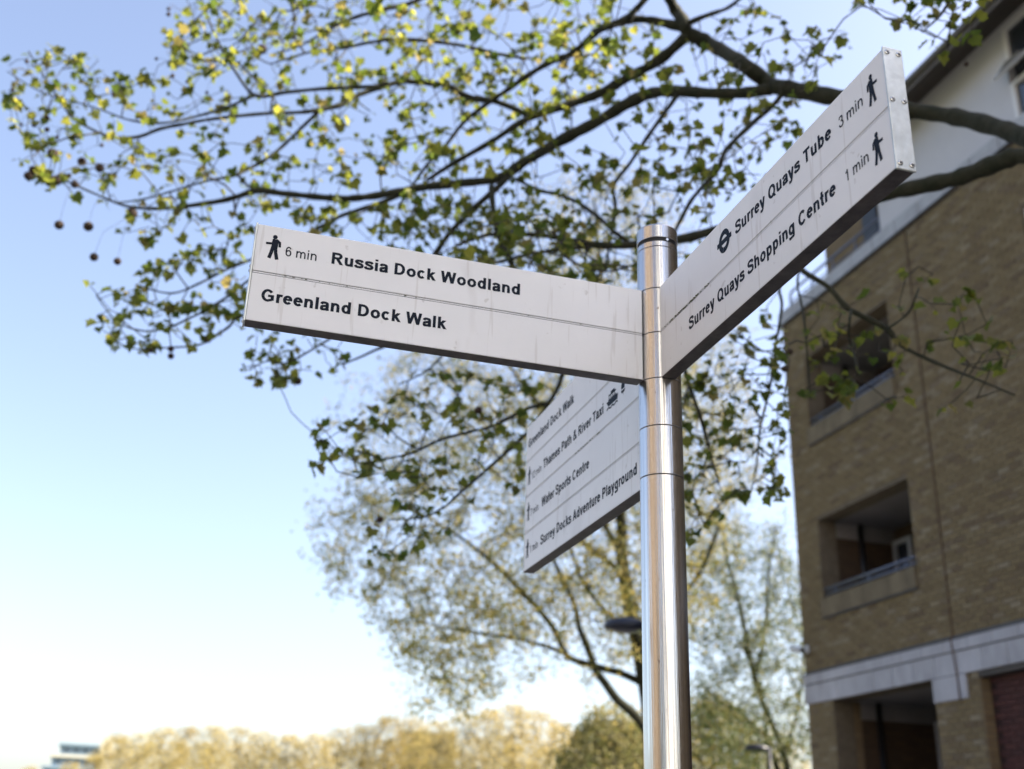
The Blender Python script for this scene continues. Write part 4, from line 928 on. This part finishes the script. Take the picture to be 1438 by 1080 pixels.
far_tree(1003, 1000, 66, 5, 'bushy golden tree just right of the steel post at the bottom edge', None, 'bushy_tree')
far_tree(905, 1030, 75, 5, 'bushy tree hidden behind the foot of the steel post', None, 'bushy_tree')

# ------------------------------------------------------------------ far buildings
tw = root('stepped_tower', 'far blue-grey stepped apartment tower with a cream end wall at the lower left', 'building', tuple(at(98, 1150, 300) * np.array([1, 1, 0])), rad(18))
ztop = at(98, 1046, 300)[2]; zs_ = [ztop - 3 * k for k in range(8)]
for k in range(8):
    xl = -4.5 - 1.5 * min(k, 5); z1 = ztop - 2.6 * k; z0 = z1 - 2.6 if k < 7 else 0
    f = MB().box(xl, 4.2, -5, 5, z0, z1 - .55).build('storey', M['bluetower'], tw)
    MB().box(xl - .5, 4.2, -5.6, 5.6, z1 - .55, z1).build('balcony_slab', M['cream'] if k % 2 else M['bluetower'], tw)
    for j in range(4):
        MB().box(xl + .6 + j * 2.1, xl + 2.1 + j * 2.1, -5.06, -5.001, max(z0, z1 - 2.3) + .2, z1 - .8).build('window', M['farglass'], f)
MB().box(4.21, 7.2, -5.5, 5.5, 0, ztop + 2.2).build('end_wall', M['cream'], tw)
def far_block(name, lab, x0, x1, ytop, D, nst):
    a = at(x0, 1150, D); b = at(x1, 1150, D); wd = math.hypot(b[0] - a[0], b[1] - a[1]); zt = at((x0 + x1) / 2, ytop, D)[2]
    t = root(name, lab, 'building', (a[0], a[1], 0), math.atan2(b[1] - a[1], b[0] - a[0]))
    MB().box(0, wd, 0, 9, 0, zt).build('wall', M['yellowbrick'], t); MB().box(-.15, wd + .15, -.15, 9.15, zt + .002, zt + .4).build('roof', M['cream'], t)
    for i in range(nst):
        for j in range(max(2, int(wd / 2.2))):
            xx = .7 + j * (wd - 1) / max(2, int(wd / 2.2)); f = MB().box(xx, xx + 1.0, -.06, -.001, zt - 2.3 - i * 2.9, zt - 1.0 - i * 2.9).build('window', M['upvc'], t)
            MB().box(xx + .1, xx + .9, -.065, -.0605, zt - 2.2 - i * 2.9, zt - 1.1 - i * 2.9).build('pane', M['farglass'], f)
far_block('brick_tower_block', 'far square yellow brick block showing through the golden trees', 556, 634, 1029, 200, 5)
far_block('brick_low_block', 'far yellow brick block behind the bushy tree left of the steel post', 817, 900, 1018, 110, 4)

# ------------------------------------------------------------------ street lamps
def lamp(D, xc, xh, yh, lab, ln, direction):
    c = at(xc, 1150, D); hz = at(xh, yh, D)[2]; t = root('street_lamp', lab, 'street lamp', (c[0], c[1], 0), 0, 'dark street lamps')
    h = at(xh, yh, D) - np.array([c[0], c[1], 0]); dirv = Vector((h[0], h[1], 0)).normalized(); L_ = math.hypot(h[0], h[1])
    mb_ = MB(); mb_.tube([(0, 0, 0), (0, 0, 1.2), (0, 0, 1.22), (0, 0, hz + .05)], [.075, .075, .05, .04], 14); mb_.build('column', M['lamp'], t)
    mb_ = MB(); mb_.tube([Vector((0, 0, hz + .03)), dirv * (L_ * .5) + Vector((0, 0, hz + .05)), dirv * max(.1, L_ - ln * .2) + Vector((0, 0, hz + .03))], [.03, .028, .03], 10); mb_.build('bracket_arm', M['lamp'], t)
    prof = [(.002, -.03), (.6, -.026), (.92, -.012), (1, .01), (.93, .045), (.7, .08), (.35, .10), (.002, .105)]; V = []; n = 24
    side = Vector((-dirv.y, dirv.x, 0)); cc = dirv * L_
    for r, z_ in prof:
        for k in range(n):
            a = 2 * math.pi * k / n; q = cc + dirv * (math.cos(a) * r * ln / 2) + side * (math.sin(a) * r * ln * .34); V.append((q.x, q.y, hz + z_ * ln * 2.3))
    mb_ = MB(); mb_.add(V, [(i * n + k, i * n + (k + 1) % n, (i + 1) * n + (k + 1) % n, (i + 1) * n + k) for i in range(len(prof) - 1) for k in range(n)], True); hd = mb_.build('lamp_head', M['lamp'], t)
    V = []; 
    for r, z_ in ((.002, -.075), (.5, -.062), (.72, -.028)):
        for k in range(n):
            a = 2 * math.pi * k / n; q = cc + dirv * (math.cos(a) * r * ln / 2) + side * (math.sin(a) * r * ln * .34); V.append((q.x, q.y, hz + z_ * ln * 1.6))
    mb_ = MB(); mb_.add(V, [(i * n + k, i * n + (k + 1) % n, (i + 1) * n + (k + 1) % n, (i + 1) * n + k) for i in range(2) for k in range(n)], True); mb_.build('lens', M['lampglass'], hd)
lamp(14, 938, 878, 882, 'dark lamp head sticking out left of the steel post in front of the big tree', .55, -1)
lamp(24.5, 1085, 1062, 1053, 'small distant dark street lamp in front of the slim green tree at the bottom edge', .5, -1)
